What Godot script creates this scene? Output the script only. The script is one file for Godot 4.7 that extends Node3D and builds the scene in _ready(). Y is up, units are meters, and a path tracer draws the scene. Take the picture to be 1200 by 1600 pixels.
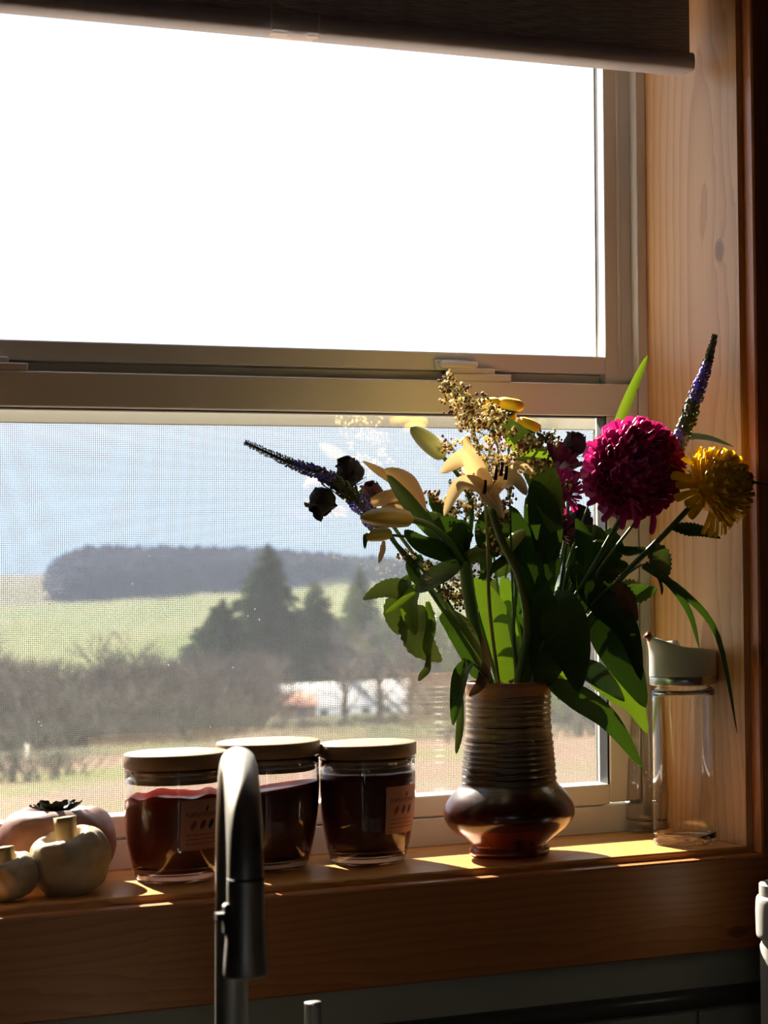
extends Node3D
# A kitchen window sill: flowers in a stoneware vase, three jar candles, fruit and bottles, fields and woods outside.

const F := 3376.4            # focal length and principal point in pixels of the 1200 x 1600 frame
const CX := 1157.4
const CY := 641.6
const EYE := Vector3(-0.557, 1.4, 2.133)
const RIGHT := Vector3(0.8969671, -0.0134729, 0.441892)
const DOWN := Vector3(0.0157198, -0.9979315, -0.0623346)
const AHEAD := Vector3(0.4418177, 0.0628585, -0.8948999)

var M := {}                  # materials by name
var rng := RandomNumberGenerator.new()
var taken := {}

# ---------------------------------------------------------------- places
func at(px: float, py: float, z: float) -> Vector3:      # the point of the plane z that lies on this line of sight
	var d := RIGHT * ((px - CX) / F) + DOWN * ((py - CY) / F) + AHEAD
	return EYE + d * ((z - EYE.z) / d.z)

func on_sill(px: float, py: float) -> Vector3:
	var d := RIGHT * ((px - CX) / F) + DOWN * ((py - CY) / F) + AHEAD
	return EYE + d * ((1.1 - EYE.y) / d.y)

func pxm(p: Vector3) -> float:                           # metres per pixel there
	return (p - EYE).dot(AHEAD) / F

# ---------------------------------------------------------------- naming
func numbered(called: String) -> String:
	if not taken.has(called):
		taken[called] = 0
		return called
	taken[called] += 1
	return "%s_%03d" % [called, taken[called]]

func tag(o: Node, label: String, category: String, group := "", kind := "") -> void:
	o.set_meta("label", label)
	o.set_meta("category", category)
	if group != "":
		o.set_meta("group", group)
	if kind != "":
		o.set_meta("kind", kind)

func thing(called: String, label: String, category: String, where := Vector3.ZERO, group := "") -> Node3D:
	var o := Node3D.new()
	o.name = numbered(called)
	add_child(o)
	o.position = where
	tag(o, label, category, group)
	return o

func part(parent: Node, called: String, mesh: Mesh, mat: Material, xf := Transform3D.IDENTITY) -> MeshInstance3D:
	var o := MeshInstance3D.new()
	o.name = called
	o.mesh = mesh
	o.material_override = mat
	o.transform = xf
	parent.add_child(o, true)
	return o

func struct(called: String, mesh: Mesh, mat: Material, label: String, category: String) -> MeshInstance3D:
	var o := part(self, numbered(called), mesh, mat)
	tag(o, label, category, "", "structure")
	return o

func stuff(o: Node) -> void:
	o.set_meta("kind", "stuff")

# ---------------------------------------------------------------- shapes
func begin() -> SurfaceTool:
	var st := SurfaceTool.new()
	st.begin(Mesh.PRIMITIVE_TRIANGLES)
	return st

func done(st: SurfaceTool) -> ArrayMesh:
	st.generate_normals()
	return st.commit()

func vtx(st: SurfaceTool, p: Vector3, uv: Vector2) -> void:
	st.set_uv(uv)
	st.add_vertex(p)

func grid(st: SurfaceTool, rows: Array, flip := false, vscale := 1.0, uscale := 1.0) -> void:   # rows of points; flip turns the front face
	var n: int = rows.size()
	for j in n - 1:
		var a: PackedVector3Array = rows[j]
		var b: PackedVector3Array = rows[j + 1]
		var k := a.size()
		for i in k - 1:
			var u0 := uscale * i / (k - 1.0)
			var u1 := uscale * (i + 1) / (k - 1.0)
			var v0 := vscale * j / (n - 1.0)
			var v1 := vscale * (j + 1) / (n - 1.0)
			if flip:
				vtx(st, a[i], Vector2(u0, v0)); vtx(st, b[i + 1], Vector2(u1, v1)); vtx(st, a[i + 1], Vector2(u1, v0))
				vtx(st, a[i], Vector2(u0, v0)); vtx(st, b[i], Vector2(u0, v1)); vtx(st, b[i + 1], Vector2(u1, v1))
			else:
				vtx(st, a[i], Vector2(u0, v0)); vtx(st, a[i + 1], Vector2(u1, v0)); vtx(st, b[i + 1], Vector2(u1, v1))
				vtx(st, a[i], Vector2(u0, v0)); vtx(st, b[i + 1], Vector2(u1, v1)); vtx(st, b[i], Vector2(u0, v1))

# a block with bevelled edges; uvs in metres, v running along the axis called grain (0 x, 1 y, 2 z)
func block(st: SurfaceTool, lo: Vector3, hi: Vector3, bev := 0.0, grain := 1) -> void:
	st.set_smooth_group(-1)
	var b: float = minf(bev, 0.49 * minf(hi.x - lo.x, minf(hi.y - lo.y, hi.z - lo.z)))
	var c := (lo + hi) / 2.0
	var h := (hi - lo) / 2.0
	for ax in 3:
		var u := (ax + 1) % 3
		var v := (ax + 2) % 3
		for s: float in [-1.0, 1.0]:
			var q: Array[Vector3] = []
			for k: Vector2 in [Vector2(-1, -1), Vector2(1, -1), Vector2(1, 1), Vector2(-1, 1)]:
				var p := Vector3.ZERO
				p[ax] = s * h[ax]
				p[u] = k.x * (h[u] - b)
				p[v] = k.y * (h[v] - b)
				q.append(c + p)
			facet(st, q, c, grain)
	if b <= 0.0:
		return
	for ax in 3:                                         # twelve edge strips
		var u := (ax + 1) % 3
		var v := (ax + 2) % 3
		for su: float in [-1.0, 1.0]:
			for sv: float in [-1.0, 1.0]:
				var q: Array[Vector3] = []
				for k: Vector2 in [Vector2(-1, 0), Vector2(1, 0), Vector2(1, 1), Vector2(-1, 1)]:
					var p := Vector3.ZERO
					p[ax] = k.x * (h[ax] - b)
					p[u] = su * (h[u] - (b if k.y > 0.5 else 0.0))
					p[v] = sv * (h[v] - (0.0 if k.y > 0.5 else b))
					q.append(c + p)
				facet(st, q, c, grain)
	for sx: float in [-1.0, 1.0]:
		for sy: float in [-1.0, 1.0]:
			for sz: float in [-1.0, 1.0]:
				var s3 := Vector3(sx, sy, sz)
				var q: Array[Vector3] = [c + s3 * (h - Vector3(0, b, b)), c + s3 * (h - Vector3(b, 0, b)), c + s3 * (h - Vector3(b, b, 0))]
				facet(st, q, c, grain)

func facet(st: SurfaceTool, q: Array[Vector3], c: Vector3, grain: int) -> void:   # a flat face turned away from c
	var n := (q[1] - q[0]).cross(q[2] - q[0])
	if n.length_squared() < 1e-18:
		return
	var mid := Vector3.ZERO
	for p in q:
		mid += p
	mid /= q.size()
	if n.dot(mid - c) > 0.0:                             # clockwise seen from outside
		q.reverse()
	var other := 0
	var big := -1.0
	for k in 3:                                          # the axis across the grain that this face shows best
		if k != grain:
			var spread := 0.0
			for p in q:
				spread = maxf(spread, absf(p[k] - q[0][k]))
			if spread > big:
				big = spread
				other = k
	for k in range(1, q.size() - 1):
		for p: Vector3 in [q[0], q[k], q[k + 1]]:
			vtx(st, p, Vector2(p[other], p[grain]))

func box_mesh(lo: Vector3, hi: Vector3, bev := 0.0, grain := 1) -> ArrayMesh:
	var st := begin()
	block(st, lo, hi, bev, grain)
	return done(st)

# points extruded along y between two heights (outline in x and z, any order of turning)
func prism(st: SurfaceTool, outline: PackedVector2Array, y0: float, y1: float, grain := 1) -> void:
	st.set_smooth_group(-1)
	var c := Vector3.ZERO
	for p in outline:
		c += Vector3(p.x, (y0 + y1) / 2, p.y) / outline.size()
	for i in outline.size():
		var a := outline[i]
		var b := outline[(i + 1) % outline.size()]
		var q: Array[Vector3] = [Vector3(a.x, y0, a.y), Vector3(b.x, y0, b.y), Vector3(b.x, y1, b.y), Vector3(a.x, y1, a.y)]
		facet(st, q, c, grain)
	for y: float in [y0, y1]:
		var q: Array[Vector3] = []
		for p in outline:
			q.append(Vector3(p.x, y, p.y))
		facet(st, q, c, grain)

func lathe(st: SurfaceTool, profile: Array, seg := 48, wobble := 0.0, centre := Vector3.ZERO) -> void:   # profile of Vector2(radius, height), outside running upwards
	st.set_smooth_group(0)
	var rows := []
	for p: Vector2 in profile:
		var r := PackedVector3Array()
		for i in seg + 1:
			var t := TAU * (i % seg) / seg
			var k := 1.0 + wobble * sin(2.0 * t + p.y * 60.0)
			r.append(centre + Vector3(cos(t) * p.x * k, p.y, sin(t) * p.x * k))
		rows.append(r)
	grid(st, rows)

func smooth(pts: Array, per := 6) -> Array:              # Catmull-Rom through points (Vector2 or Vector3)
	var out := []
	for i in pts.size() - 1:
		var p0 = pts[maxi(i - 1, 0)]
		var p1 = pts[i]
		var p2 = pts[i + 1]
		var p3 = pts[mini(i + 2, pts.size() - 1)]
		for k in per:
			var t := float(k) / per
			out.append(0.5 * (2.0 * p1 + (p2 - p0) * t + (2.0 * p0 - 5.0 * p1 + 4.0 * p2 - p3) * t * t + (3.0 * p1 - p0 - 3.0 * p2 + p3) * t * t * t))
	out.append(pts[-1])
	return out

func tube(st: SurfaceTool, path: Array, r0: float, r1: float, sides := 8, caps := true, mid := -1.0) -> void:
	st.set_smooth_group(0)
	var rows := []
	var n: int = path.size()
	var side := Vector3.ZERO
	for j in n:
		var t: Vector3 = (path[mini(j + 1, n - 1)] - path[maxi(j - 1, 0)]).normalized()
		if side == Vector3.ZERO:
			side = t.cross(Vector3(0.31, 0.2, 0.93)).normalized()
		side = (side - t * side.dot(t)).normalized()
		var other := t.cross(side)
		var f := j / (n - 1.0)
		var rad := lerpf(r0, r1, f)
		if mid >= 0.0:
			rad = lerpf(r0, mid, f * 2.0) if f < 0.5 else lerpf(mid, r1, f * 2.0 - 1.0)
		var r := PackedVector3Array()
		for i in sides + 1:
			var a := TAU * (i % sides) / sides
			r.append(path[j] + (side * cos(a) + other * sin(a)) * rad)
		rows.append(r)
	if caps:
		for k in 2:
			var src: PackedVector3Array = rows[0] if k == 0 else rows[-1]
			var ring := PackedVector3Array()
			for p in src:
				ring.append(path[0] if k == 0 else path[-1])
			if k == 0:
				rows.insert(0, ring)
			else:
				rows.append(ring)
	grid(st, rows, true)

func tube_mesh(path: Array, r0: float, r1: float, sides := 8, caps := true) -> ArrayMesh:
	var st := begin()
	tube(st, path, r0, r1, sides, caps)
	return done(st)

func ball(st: SurfaceTool, c: Vector3, r: Vector3, seg := 8, rings := 6) -> void:
	st.set_smooth_group(0)
	var rows := []
	for j in rings + 1:
		var a := -PI / 2 + PI * j / rings
		var row := PackedVector3Array()
		for i in seg + 1:
			var t := TAU * (i % seg) / seg
			row.append(c + Vector3(cos(a) * cos(t) * r.x, sin(a) * r.y, cos(a) * sin(t) * r.z))
		rows.append(row)
	grid(st, rows)

# a leaf or petal: a sheet along a spine. width: half widths along it; fold lifts the edges; wave ripples them; tooth notches them
func blade(st: SurfaceTool, spine: Array, half: Callable, face: Vector3, fold := 0.2, wave := 0.0, tooth := 0.0, across := 4, roll := 0.0) -> void:
	st.set_smooth_group(0)
	var rows := []
	var n: int = spine.size()
	for j in n:
		var t: Vector3 = (spine[mini(j + 1, n - 1)] - spine[maxi(j - 1, 0)]).normalized()
		var f := j / (n - 1.0)
		var side := t.cross(face).normalized().rotated(t, roll * f)
		var up := side.cross(t).normalized()
		var w: float = half.call(f)
		var row := PackedVector3Array()
		for i in across + 1:
			var s := 2.0 * i / across - 1.0
			var k := w * s
			if tooth > 0.0 and absf(s) > 0.99:
				k *= 1.0 - tooth * fmod(j, 2.0)
			row.append(spine[j] + side * k + up * (fold * w * s * s + wave * w * sin(f * 17.0 + s * 2.0) * s * s))
		rows.append(row)
	grid(st, rows)

static func w_leaf(w: float) -> Callable: return func(f: float) -> float: return w * pow(sin(PI * pow(clampf(f * 0.97 + 0.03, 0.0, 1.0), 0.8)), 0.85) + 0.0003
static func w_lance(w: float) -> Callable: return func(f: float) -> float: return w * pow(sin(PI * clampf(f * 0.94 + 0.06, 0.0, 1.0)), 0.7) + 0.0003
static func w_grass(w: float) -> Callable: return func(f: float) -> float: return w * (1.0 - pow(f, 3.0)) * (0.6 + 0.4 * minf(1.0, f * 4.0)) + 0.0002
static func w_spoon(w: float) -> Callable: return func(f: float) -> float: return w * (0.45 + 0.55 * sin(PI * 0.5 * minf(1.0, f * 1.3))) * sqrt(maxf(0.0, 1.0 - pow(f, 7.0))) + 0.00015

# ---------------------------------------------------------------- materials
func mat(called: String, c: Color, rough := 0.6, metal := 0.0, spec := 0.5) -> StandardMaterial3D:
	var m := StandardMaterial3D.new()
	m.resource_name = called
	m.albedo_color = c
	m.roughness = rough
	m.metallic = metal
	m.metallic_specular = spec
	M[called] = m
	return m

func thin(called: String, c: Color, back: Color, rough := 0.5, veins := false) -> StandardMaterial3D:   # leaves and petals that let light through
	var m := mat(called, c, rough)
	m.backlight_enabled = true
	m.backlight = back
	if veins:
		m.heightmap_enabled = true
		m.heightmap_texture = M["vein_picture"]
		m.heightmap_scale = 0.06
	return m

func pane(called: String, alpha: float, c := Color.WHITE) -> StandardMaterial3D:
	var m := mat(called, Color(c.r, c.g, c.b, alpha), 0.0)
	m.transparency = BaseMaterial3D.TRANSPARENCY_ALPHA
	return m

func glass(called: String, c := Color(1, 1, 1), rough := 0.0) -> StandardMaterial3D:
	var m := mat(called, Color(c.r, c.g, c.b, 0.0), rough)
	m.refraction_enabled = true
	m.refraction_scale = 0.05
	return m

func noise_tex(seed_: int, freq: float, colours: Array, size := 256, octaves := 4, normal := false) -> NoiseTexture2D:
	var n := FastNoiseLite.new()
	n.seed = seed_
	n.frequency = freq
	n.fractal_octaves = octaves
	var t := NoiseTexture2D.new()
	t.width = size
	t.height = size
	t.seamless = true
	t.noise = n
	if normal:
		t.as_normal_map = true
		t.bump_strength = 4.0
	elif colours.size():
		var g := Gradient.new()
		g.offsets = PackedFloat32Array([0.2, 0.8])
		g.colors = PackedColorArray([colours[0], colours[1]])
		t.color_ramp = g
	return t

func pine_picture(seed_: int, early: Color, late: Color, centre: float, rings: float, knots: Array) -> ImageTexture:   # flat-sawn softwood, grain along v
	var w := 256
	var h := 1024
	var im := Image.create(w, h, false, Image.FORMAT_RGB8)
	var n := FastNoiseLite.new()
	n.seed = seed_
	n.frequency = 1.0
	for y in h:
		var v := float(y) / h
		for x in w:
			var u := float(x) / w
			var warp := n.get_noise_2d(u * 3.0, v * 4.0) * 0.10
			var dx := u - centre + warp * 0.5
			var knot := 0.0
			var push := 0.0
			for k: Vector3 in knots:
				var e := Vector2((u - k.x) * 1.0, (v - k.y) * 4.0).length() / k.z
				knot = maxf(knot, clampf(1.6 - e, 0.0, 1.0))
				push += 0.06 * exp(-e * e * 0.3)
			var slope := 1.6 * (v - 0.5) + 0.35 * sin(v * TAU)
			var r := sqrt(dx * dx * 3.0 + pow(0.35 + 0.30 * slope + 0.2 * warp, 2.0)) + push
			var f := fposmod(r * rings + warp * 2.0, 1.0)
			var band := pow(f, 2.5) * (1.0 - smoothstep(0.93, 1.0, f))
			var fibre := n.get_noise_2d(u * 160.0, v * 9.0) * 0.5 + n.get_noise_2d(u * 60.0 + 9.0, v * 2.5) * 0.5
			var c := early.lerp(late, clampf(band * 0.75 + fibre * 0.28 + 0.08, 0.0, 1.0))
			if knot > 0.0:
				c = c.lerp(Color(late.r * 0.45, late.g * 0.4, late.b * 0.4).lerp(late, 0.5 + 0.5 * sin(knot * 22.0)), smoothstep(0.2, 0.9, knot) * 0.75)
			im.set_pixel(x, y, c)
	return ImageTexture.create_from_image(im)

func wood(called: String, tex: Texture2D, tint: Color, rough: float, across: float, along: float, shift := Vector2.ZERO) -> StandardMaterial3D:
	var m := mat(called, tint, rough)
	m.albedo_texture = tex
	m.uv1_scale = Vector3(1.0 / across, 1.0 / along, 1.0)
	m.uv1_offset = Vector3(shift.x, shift.y, 0.0)
	return m

# ---------------------------------------------------------------- the land outside
func land(x: float, d: float) -> float:                  # height of the ground d metres out
	var ds := [0.0, 6.0, 28.0, 45.0, 70.0, 110.0, 160.0, 230.0, 320.0, 420.0, 560.0, 700.0, 800.0, 900.0, 1200.0]
	var ys := [-1.1, -1.3, -1.85, -3.1, -4.8, -7.6, -11.2, -16.2, -19.7, -19.6, -17.6, -12.2, -11.4, -9.4, -9.0]
	var k := 0
	while k < ds.size() - 2 and d > ds[k + 1]:
		k += 1
	var y := lerpf(ys[k], ys[k + 1], clampf((d - ds[k]) / (ds[k + 1] - ds[k]), 0.0, 1.0))
	return y + 0.004 * d * sin(x * 0.02 + d * 0.013) * smoothstep(60.0, 300.0, d) + 0.05 * sin(x * 0.9) * sin(d * 0.7)

func spot(px: float, d: float) -> Vector3:               # the ground d metres out below this column of the picture
	var dir := RIGHT * ((px - CX) / F) + DOWN * ((950.0 - CY) / F) + AHEAD
	var x := EYE.x + dir.x / -dir.z * d
	return Vector3(x, land(x, d), EYE.z - d)

func build_land() -> void:
	var ds := [5.0, 10.0, 16.0, 22.0, 26.0, 29.0, 32.0, 36.0, 40.0, 45.0, 50.0, 56.0, 63.0, 70.0, 80.0, 95.0, 110.0, 130.0, 160.0, 190.0, 230.0, 270.0, 320.0, 370.0, 420.0, 480.0, 540.0, 600.0, 660.0, 700.0, 750.0, 800.0, 850.0, 900.0, 1000.0, 1200.0]
	var n := FastNoiseLite.new()
	n.seed = 5
	n.frequency = 0.05
	var st := begin()
	st.set_smooth_group(0)
	var rows := []
	var cols := []
	for d: float in ds:
		var row := PackedVector3Array()
		var crow := PackedColorArray()
		for i in 49:
			var x := (i / 48.0 - 0.3) * (d * 1.1 + 20.0)
			var y := land(x, d)
			row.append(Vector3(x, y, EYE.z - d))
			var s := n.get_noise_2d(x * 2.2, d * 3.0)
			var c := Color(0.36, 0.27, 0.17)             # dry grass
			if d < 70.0:
				c = c.lerp(Color(0.42, 0.24, 0.17), clampf(0.5 + 1.2 * n.get_noise_2d(x * 1.2 + 90.0, d * 4.0), 0.0, 1.0))
				c = c.lerp(Color(0.22, 0.28, 0.08), smoothstep(0.05, 0.3, s) * (0.8 if d > 36.0 else 0.35))
			elif d < 330.0:
				c = Color(0.20, 0.17, 0.12).lerp(Color(0.13, 0.16, 0.07), clampf(0.5 + s, 0.0, 1.0))
			elif d < 705.0:
				c = Color(0.20, 0.26, 0.09).lerp(Color(0.29, 0.30, 0.13), clampf(0.5 + s * 1.4, 0.0, 1.0))
			else:
				c = Color(0.26, 0.22, 0.16).lerp(Color(0.2, 0.2, 0.12), clampf(0.5 + s, 0.0, 1.0))
			crow.append(c)
		rows.append(row)
		cols.append(crow)
	for j in rows.size() - 1:
		for i in 48:
			for q: Vector2i in [Vector2i(0, 0), Vector2i(1, 1), Vector2i(1, 0), Vector2i(0, 0), Vector2i(0, 1), Vector2i(1, 1)]:
				st.set_color(cols[j + q.y][i + q.x] * Color(0.30, 0.30, 0.30))
				st.add_vertex(rows[j + q.y][i + q.x])
	struct("ground", done(st), M["earth"], "sloping fields of dry grass and green meadow below the window", "field")

func twig(st: SurfaceTool, a: Vector3, dir: Vector3, length: float, r: float, depth: int) -> void:
	var b := a + dir * length
	tube(st, [a, b], r, r * 0.6, 3, false)
	if depth == 0:
		return
	var kids := 3 if depth > 1 else 4
	for k in kids:
		var t := 0.45 + 0.55 * (k + rng.randf()) / kids
		var out := (dir + Vector3(rng.randfn(), rng.randfn() * 0.6 + 0.15, rng.randfn()) * 0.55).normalized()
		twig(st, a.lerp(b, t), out, length * rng.randf_range(0.5, 0.75), r * 0.55, depth - 1)

func bare_tree(label: String, p: Vector3, h: float, kind: int) -> void:
	var key := "bare%d" % kind
	var t := thing("bare_tree", label, "tree", p, "leafless trees below the window")
	if not M.has(key):
		rng.seed = 40 + kind
		var a := begin()
		tube(a, smooth([Vector3(0, -0.1, 0), Vector3(0.02, 0.2, 0.01), Vector3(-0.01, 0.45, 0.02)]), 0.035, 0.02, 6)
		var b := begin()
		for k in 10:
			var y := rng.randf_range(0.1, 0.45)
			var ang := k * 2.4
			twig(b, Vector3(0, y, 0), Vector3(cos(ang) * 0.8, rng.randf_range(0.7, 1.6), sin(ang) * 0.8).normalized(), rng.randf_range(0.22, 0.34), 0.012, 3)
		M[key] = [done(a), done(b)]
	part(t, "trunk", M[key][0], M["bark"])
	stuff(part(t, "branches", M[key][1], M["twig"]))
	t.scale = Vector3(h * rng.randf_range(0.9, 1.2), h, h)
	t.rotation.y = rng.randf() * TAU

func conifer(label: String, p: Vector3, h: float, r: float, seed_: int) -> void:
	rng.seed = seed_
	var t := thing("evergreen_tree", label, "tree", p)
	part(t, "trunk", tube_mesh([Vector3(0, -0.3, 0), Vector3(0, h * 0.5, 0), Vector3(0, h * 0.97, 0)], 0.22, 0.03, 8), M["bark"])
	if not M.has("spray"):
		var s := begin()
		s.set_smooth_group(-1)
		for k in 70:
			var f := rng.randf()
			var c := Vector3(f, -0.18 * f * f + rng.randf_range(-0.06, 0.06), rng.randf_range(-0.28, 0.28) * (1.1 - f))
			var d := Vector3(0.15 + 0.1 * rng.randf(), rng.randf_range(-0.09, 0.08), rng.randf_range(-0.14, 0.14))
			var w := Vector3(rng.randfn() * 0.02, 0.035, 0.03)
			for v: Vector3 in [c - w, c + w, c + d]:
				vtx(s, v, Vector2.ZERO)
		M["spray"] = done(s)
	var mm := MultiMesh.new()
	mm.transform_format = MultiMesh.TRANSFORM_3D
	mm.mesh = M["spray"]
	var n := 760
	mm.instance_count = n
	for k in n:
		var f := pow(rng.randf(), 1.35)
		var y := h * (0.08 + 0.9 * f)
		var reach := r * (pow(1.0 - f, 0.8) + 0.05) * rng.randf_range(0.6, 1.1)
		var b := Basis(Vector3.UP, rng.randf() * TAU) * Basis(Vector3.BACK, rng.randf_range(-0.25, 0.3))
		mm.set_instance_transform(k, Transform3D(b.scaled_local(Vector3(reach, reach * 0.8 + 0.2, reach * 0.9 + 0.2)), Vector3(0, y, 0)))
	var o := MultiMeshInstance3D.new()
	o.name = "foliage"
	o.multimesh = mm
	o.material_override = M["needle"]
	t.add_child(o)
	stuff(o)

func scatter(called: String, label: String, category: String, mesh: Mesh, mm_mat: Material, places: Array) -> void:
	var mm := MultiMesh.new()
	mm.transform_format = MultiMesh.TRANSFORM_3D
	mm.mesh = mesh
	mm.instance_count = places.size()
	for k in places.size():
		mm.set_instance_transform(k, places[k])
	var o := MultiMeshInstance3D.new()
	o.name = called
	o.multimesh = mm
	o.material_override = mm_mat
	add_child(o)
	tag(o, label, category, "", "stuff")

func build_outdoors() -> void:
	build_land()
	var fog := FogVolume.new()
	fog.name = "haze"
	fog.size = Vector3(1400.0, 120.0, 1150.0)
	fog.position = Vector3(240.0, 30.0, -655.0)
	var air := FogMaterial.new()
	air.albedo = Color(0.80, 0.88, 1.0)
	air.density = 0.00014
	fog.material = air
	add_child(fog)
	tag(fog, "thin blue haze lying over the far fields and woods", "haze", "", "stuff")
	# the wood on the far hill
	rng.seed = 77
	var st := begin()
	st.set_smooth_group(-1)
	for k in 90:
		var a := rng.randf() * TAU
		var f := rng.randf()
		var rad := 0.42 * sqrt(rng.randf()) * (1.0 - 0.5 * f)
		var c := Vector3(cos(a) * rad, 0.05 + f * 0.9, sin(a) * rad)
		for v: Vector3 in [c + Vector3(rng.randfn(), -0.3, rng.randfn()) * 0.09, c + Vector3(rng.randfn(), 0.6, rng.randfn()) * 0.12, c + Vector3(rng.randfn(), -0.5, rng.randfn()) * 0.09]:
			vtx(st, v, Vector2.ZERO)
	var tree := done(st)
	var places := []
	for k in 2600:
		var d := rng.randf_range(735.0, 960.0)
		var px := rng.randf_range(82.0, 1150.0)
		if px < 120.0 and rng.randf() < 0.5:
			continue
		var p := spot(px, d)
		var tall := lerpf(11.0, 6.5, smoothstep(330.0, 760.0, px)) * rng.randf_range(0.85, 1.25) * smoothstep(60.0, 180.0, px + 40.0)
		places.append(Transform3D(Basis(Vector3.UP, rng.randf() * TAU).scaled(Vector3(9.0, tall, 9.0)), p - Vector3(0, 0.5, 0)))
	scatter("woods", "dense grey-blue wood along the crest of the far hill", "woods", tree, M["far_wood"], places)
	# scrub in the hollow
	st = begin()
	for k in 44:
		var a := rng.randf() * TAU
		twig(st, Vector3(rng.randfn() * 0.3, 0, rng.randfn() * 0.3), Vector3(cos(a) * 0.8, 1.0, sin(a) * 0.8).normalized(), rng.randf_range(0.25, 0.5), 0.009, 1)
	var bush := done(st)
	places = []
	for k in 3800:
		var d := rng.randf_range(84.0, 330.0) if k < 1600 else rng.randf_range(95.0, 190.0)
		var p := spot(rng.randf_range(-20.0, 1100.0) if k < 2600 else rng.randf_range(-1400.0, -20.0), d)
		var s := rng.randf_range(1.4, 3.6) * (1.0 if k < 1600 else rng.randf_range(1.0, 1.7))
		if d < 105.0:
			s *= 0.6
		var ratio := (p.x - EYE.x) / d
		if d < 262.0 and ratio > 0.222 and ratio < 0.345:
			if d > 140.0 or rng.randf() < 0.5:
				continue
			s *= 0.13
		places.append(Transform3D(Basis(Vector3.UP, rng.randf() * TAU).scaled(Vector3(s * 1.3, s, s * 1.3)), p))
	var dark := []
	for k in range(places.size() - 1, -1, -1):
		if k % 4 == 0:
			dark.append(places[k])
			places.remove_at(k)
	scatter("undergrowth", "grey-brown leafless scrub filling the hollow below the hill", "scrub", bush, M["scrub"], places)
	scatter("undergrowth_evergreen", "darker olive bushes scattered through the grey-brown scrub", "scrub", bush, M["dark_scrub"], dark)
	for q: Array in [[22, 47, 1.5, "dark bush farthest left on the near grass slope"], [92, 50, 1.0, "low dark bush on the near slope above the persimmon"], [700, 60, 1.0, "dark bush on the near slope just left of the vase neck"], [905, 58, 1.7, "dark bush seen through the window between vase and sash"]]:
		var sh := thing("bush", q[3], "bush", spot(q[0], q[1]))
		stuff(part(sh, "branches", bush, M["dark_scrub"]))
		part(sh, "trunk", tube_mesh([Vector3(0, -0.05, 0), Vector3(0.01, 0.2, 0), Vector3(0, 0.4, 0.01)], 0.03, 0.012, 6), M["bark"])
		sh.scale = Vector3(q[2] * 1.3, q[2] * 1.2, q[2] * 1.3)
	# single trees
	var k := 0
	var thicket := []
	for a: Array in [[183, 118, 6.6, "brown bare tree left of the tall evergreen, below the green field"], [40, 105, 4.8, "low bare tree at the left edge of the view outside"], [110, 150, 5.4, "hazy bare tree between the low bare tree and the brown one"],
			[250, 140, 5.6, "slim bare tree close to the left flank of the small evergreen"], [640, 150, 8.5, "bare tree behind the white shed, beneath the drooping rose leaves"], [700, 130, 7.6, "bare tree just left of the vase neck, right of the shed"],
			[590, 170, 8.0, "thin bare tree standing over the long white shed"], [900, 110, 7.0, "bare tree seen between vase and window frame"], [870, 140, 8.0, "paler bare tree seen directly beside the vase neck"], [540, 120, 5.0, "dark bare tree in front of the white shed"],
			[300, 100, 3.6, "small bare tree in the scrub beneath the evergreens"], [765, 160, 9.0, "bare tree half hidden by the flower stems over the vase"]]:
		bare_tree(a[3], spot(a[0], a[1]) - Vector3(0, 0.1, 0), a[2], k % 3)
		k += 1
	rng.seed = 303
	for i in 230:
		var d := rng.randf_range(115.0, 240.0)
		var px := rng.randf_range(-40.0, 430.0) if i < 75 else rng.randf_range(520.0, 1100.0) if i < 150 else rng.randf_range(-1400.0, -40.0)
		var h := rng.randf_range(0.025, 0.042) * d * (1.0 if i < 75 else 1.35)
		if px > 430.0 and px < 680.0 and d < 255.0:
			d = rng.randf_range(275.0, 330.0)
			h = rng.randf_range(8.0, 15.0)
		thicket.append(Transform3D(Basis(Vector3.UP, rng.randf() * TAU).scaled(Vector3(h * 1.1, h, h * 1.1)), spot(px, d)))
	scatter("thicket", "massed crowns of grey leafless trees along the hollow", "trees", M["bare1"][1], M["twig"], thicket)
	conifer("tall dark evergreen tree, the highest one outside the window", spot(418, 285), 22.5, 7.6, 1)
	conifer("broad low evergreen touching the left side of the tallest one", spot(347, 272), 15.0, 7.0, 2)
	conifer("pointed evergreen just right of the tallest one", spot(492, 300), 17.5, 6.4, 3)
	conifer("thin hazy evergreen farthest right of the evergreens", spot(562, 325), 19.5, 5.4, 4)
	# buildings
	var a := spot(446, 258)
	var b := spot(648, 258)
	var y0 := minf(a.y, b.y) - 0.3
	var shed := thing("shed", "long low white building among the bare trees", "building", Vector3(a.x, y0, a.z))
	var wide := b.x - a.x
	part(shed, "wall", box_mesh(Vector3(0, 0, -8), Vector3(wide, 1.5, 0)), M["limewash"])
	var rs := begin()
	for s: float in [0.4, -8.8]:
		var q: Array[Vector3] = [Vector3(-0.4, 1.35, s), Vector3(wide + 0.4, 1.35, s), Vector3(wide + 0.4, 4.0, -4.2), Vector3(-0.4, 4.0, -4.2)]
		facet(rs, q, Vector3(wide / 2, 0.0, -4.2), 1)
	part(shed, "roof", done(rs), M["white_roof"])
	for i in 5:
		part(shed, "door" if i == 2 else "window", box_mesh(Vector3(1.6 + i * 2.6, 0.05 if i == 2 else 0.4, 0), Vector3(2.6 + i * 2.6, 1.0, 0.06)), M["far_glass"])
	a = spot(470, 250)
	var cot := thing("cottage", "small house with a salmon roof beside the white shed", "building", Vector3(a.x - 2.6, a.y - 0.3, a.z))
	part(cot, "wall", box_mesh(Vector3(0, 0, -4), Vector3(4.4, 1.9, 0)), M["brown_wall"])
	rs = begin()
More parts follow.
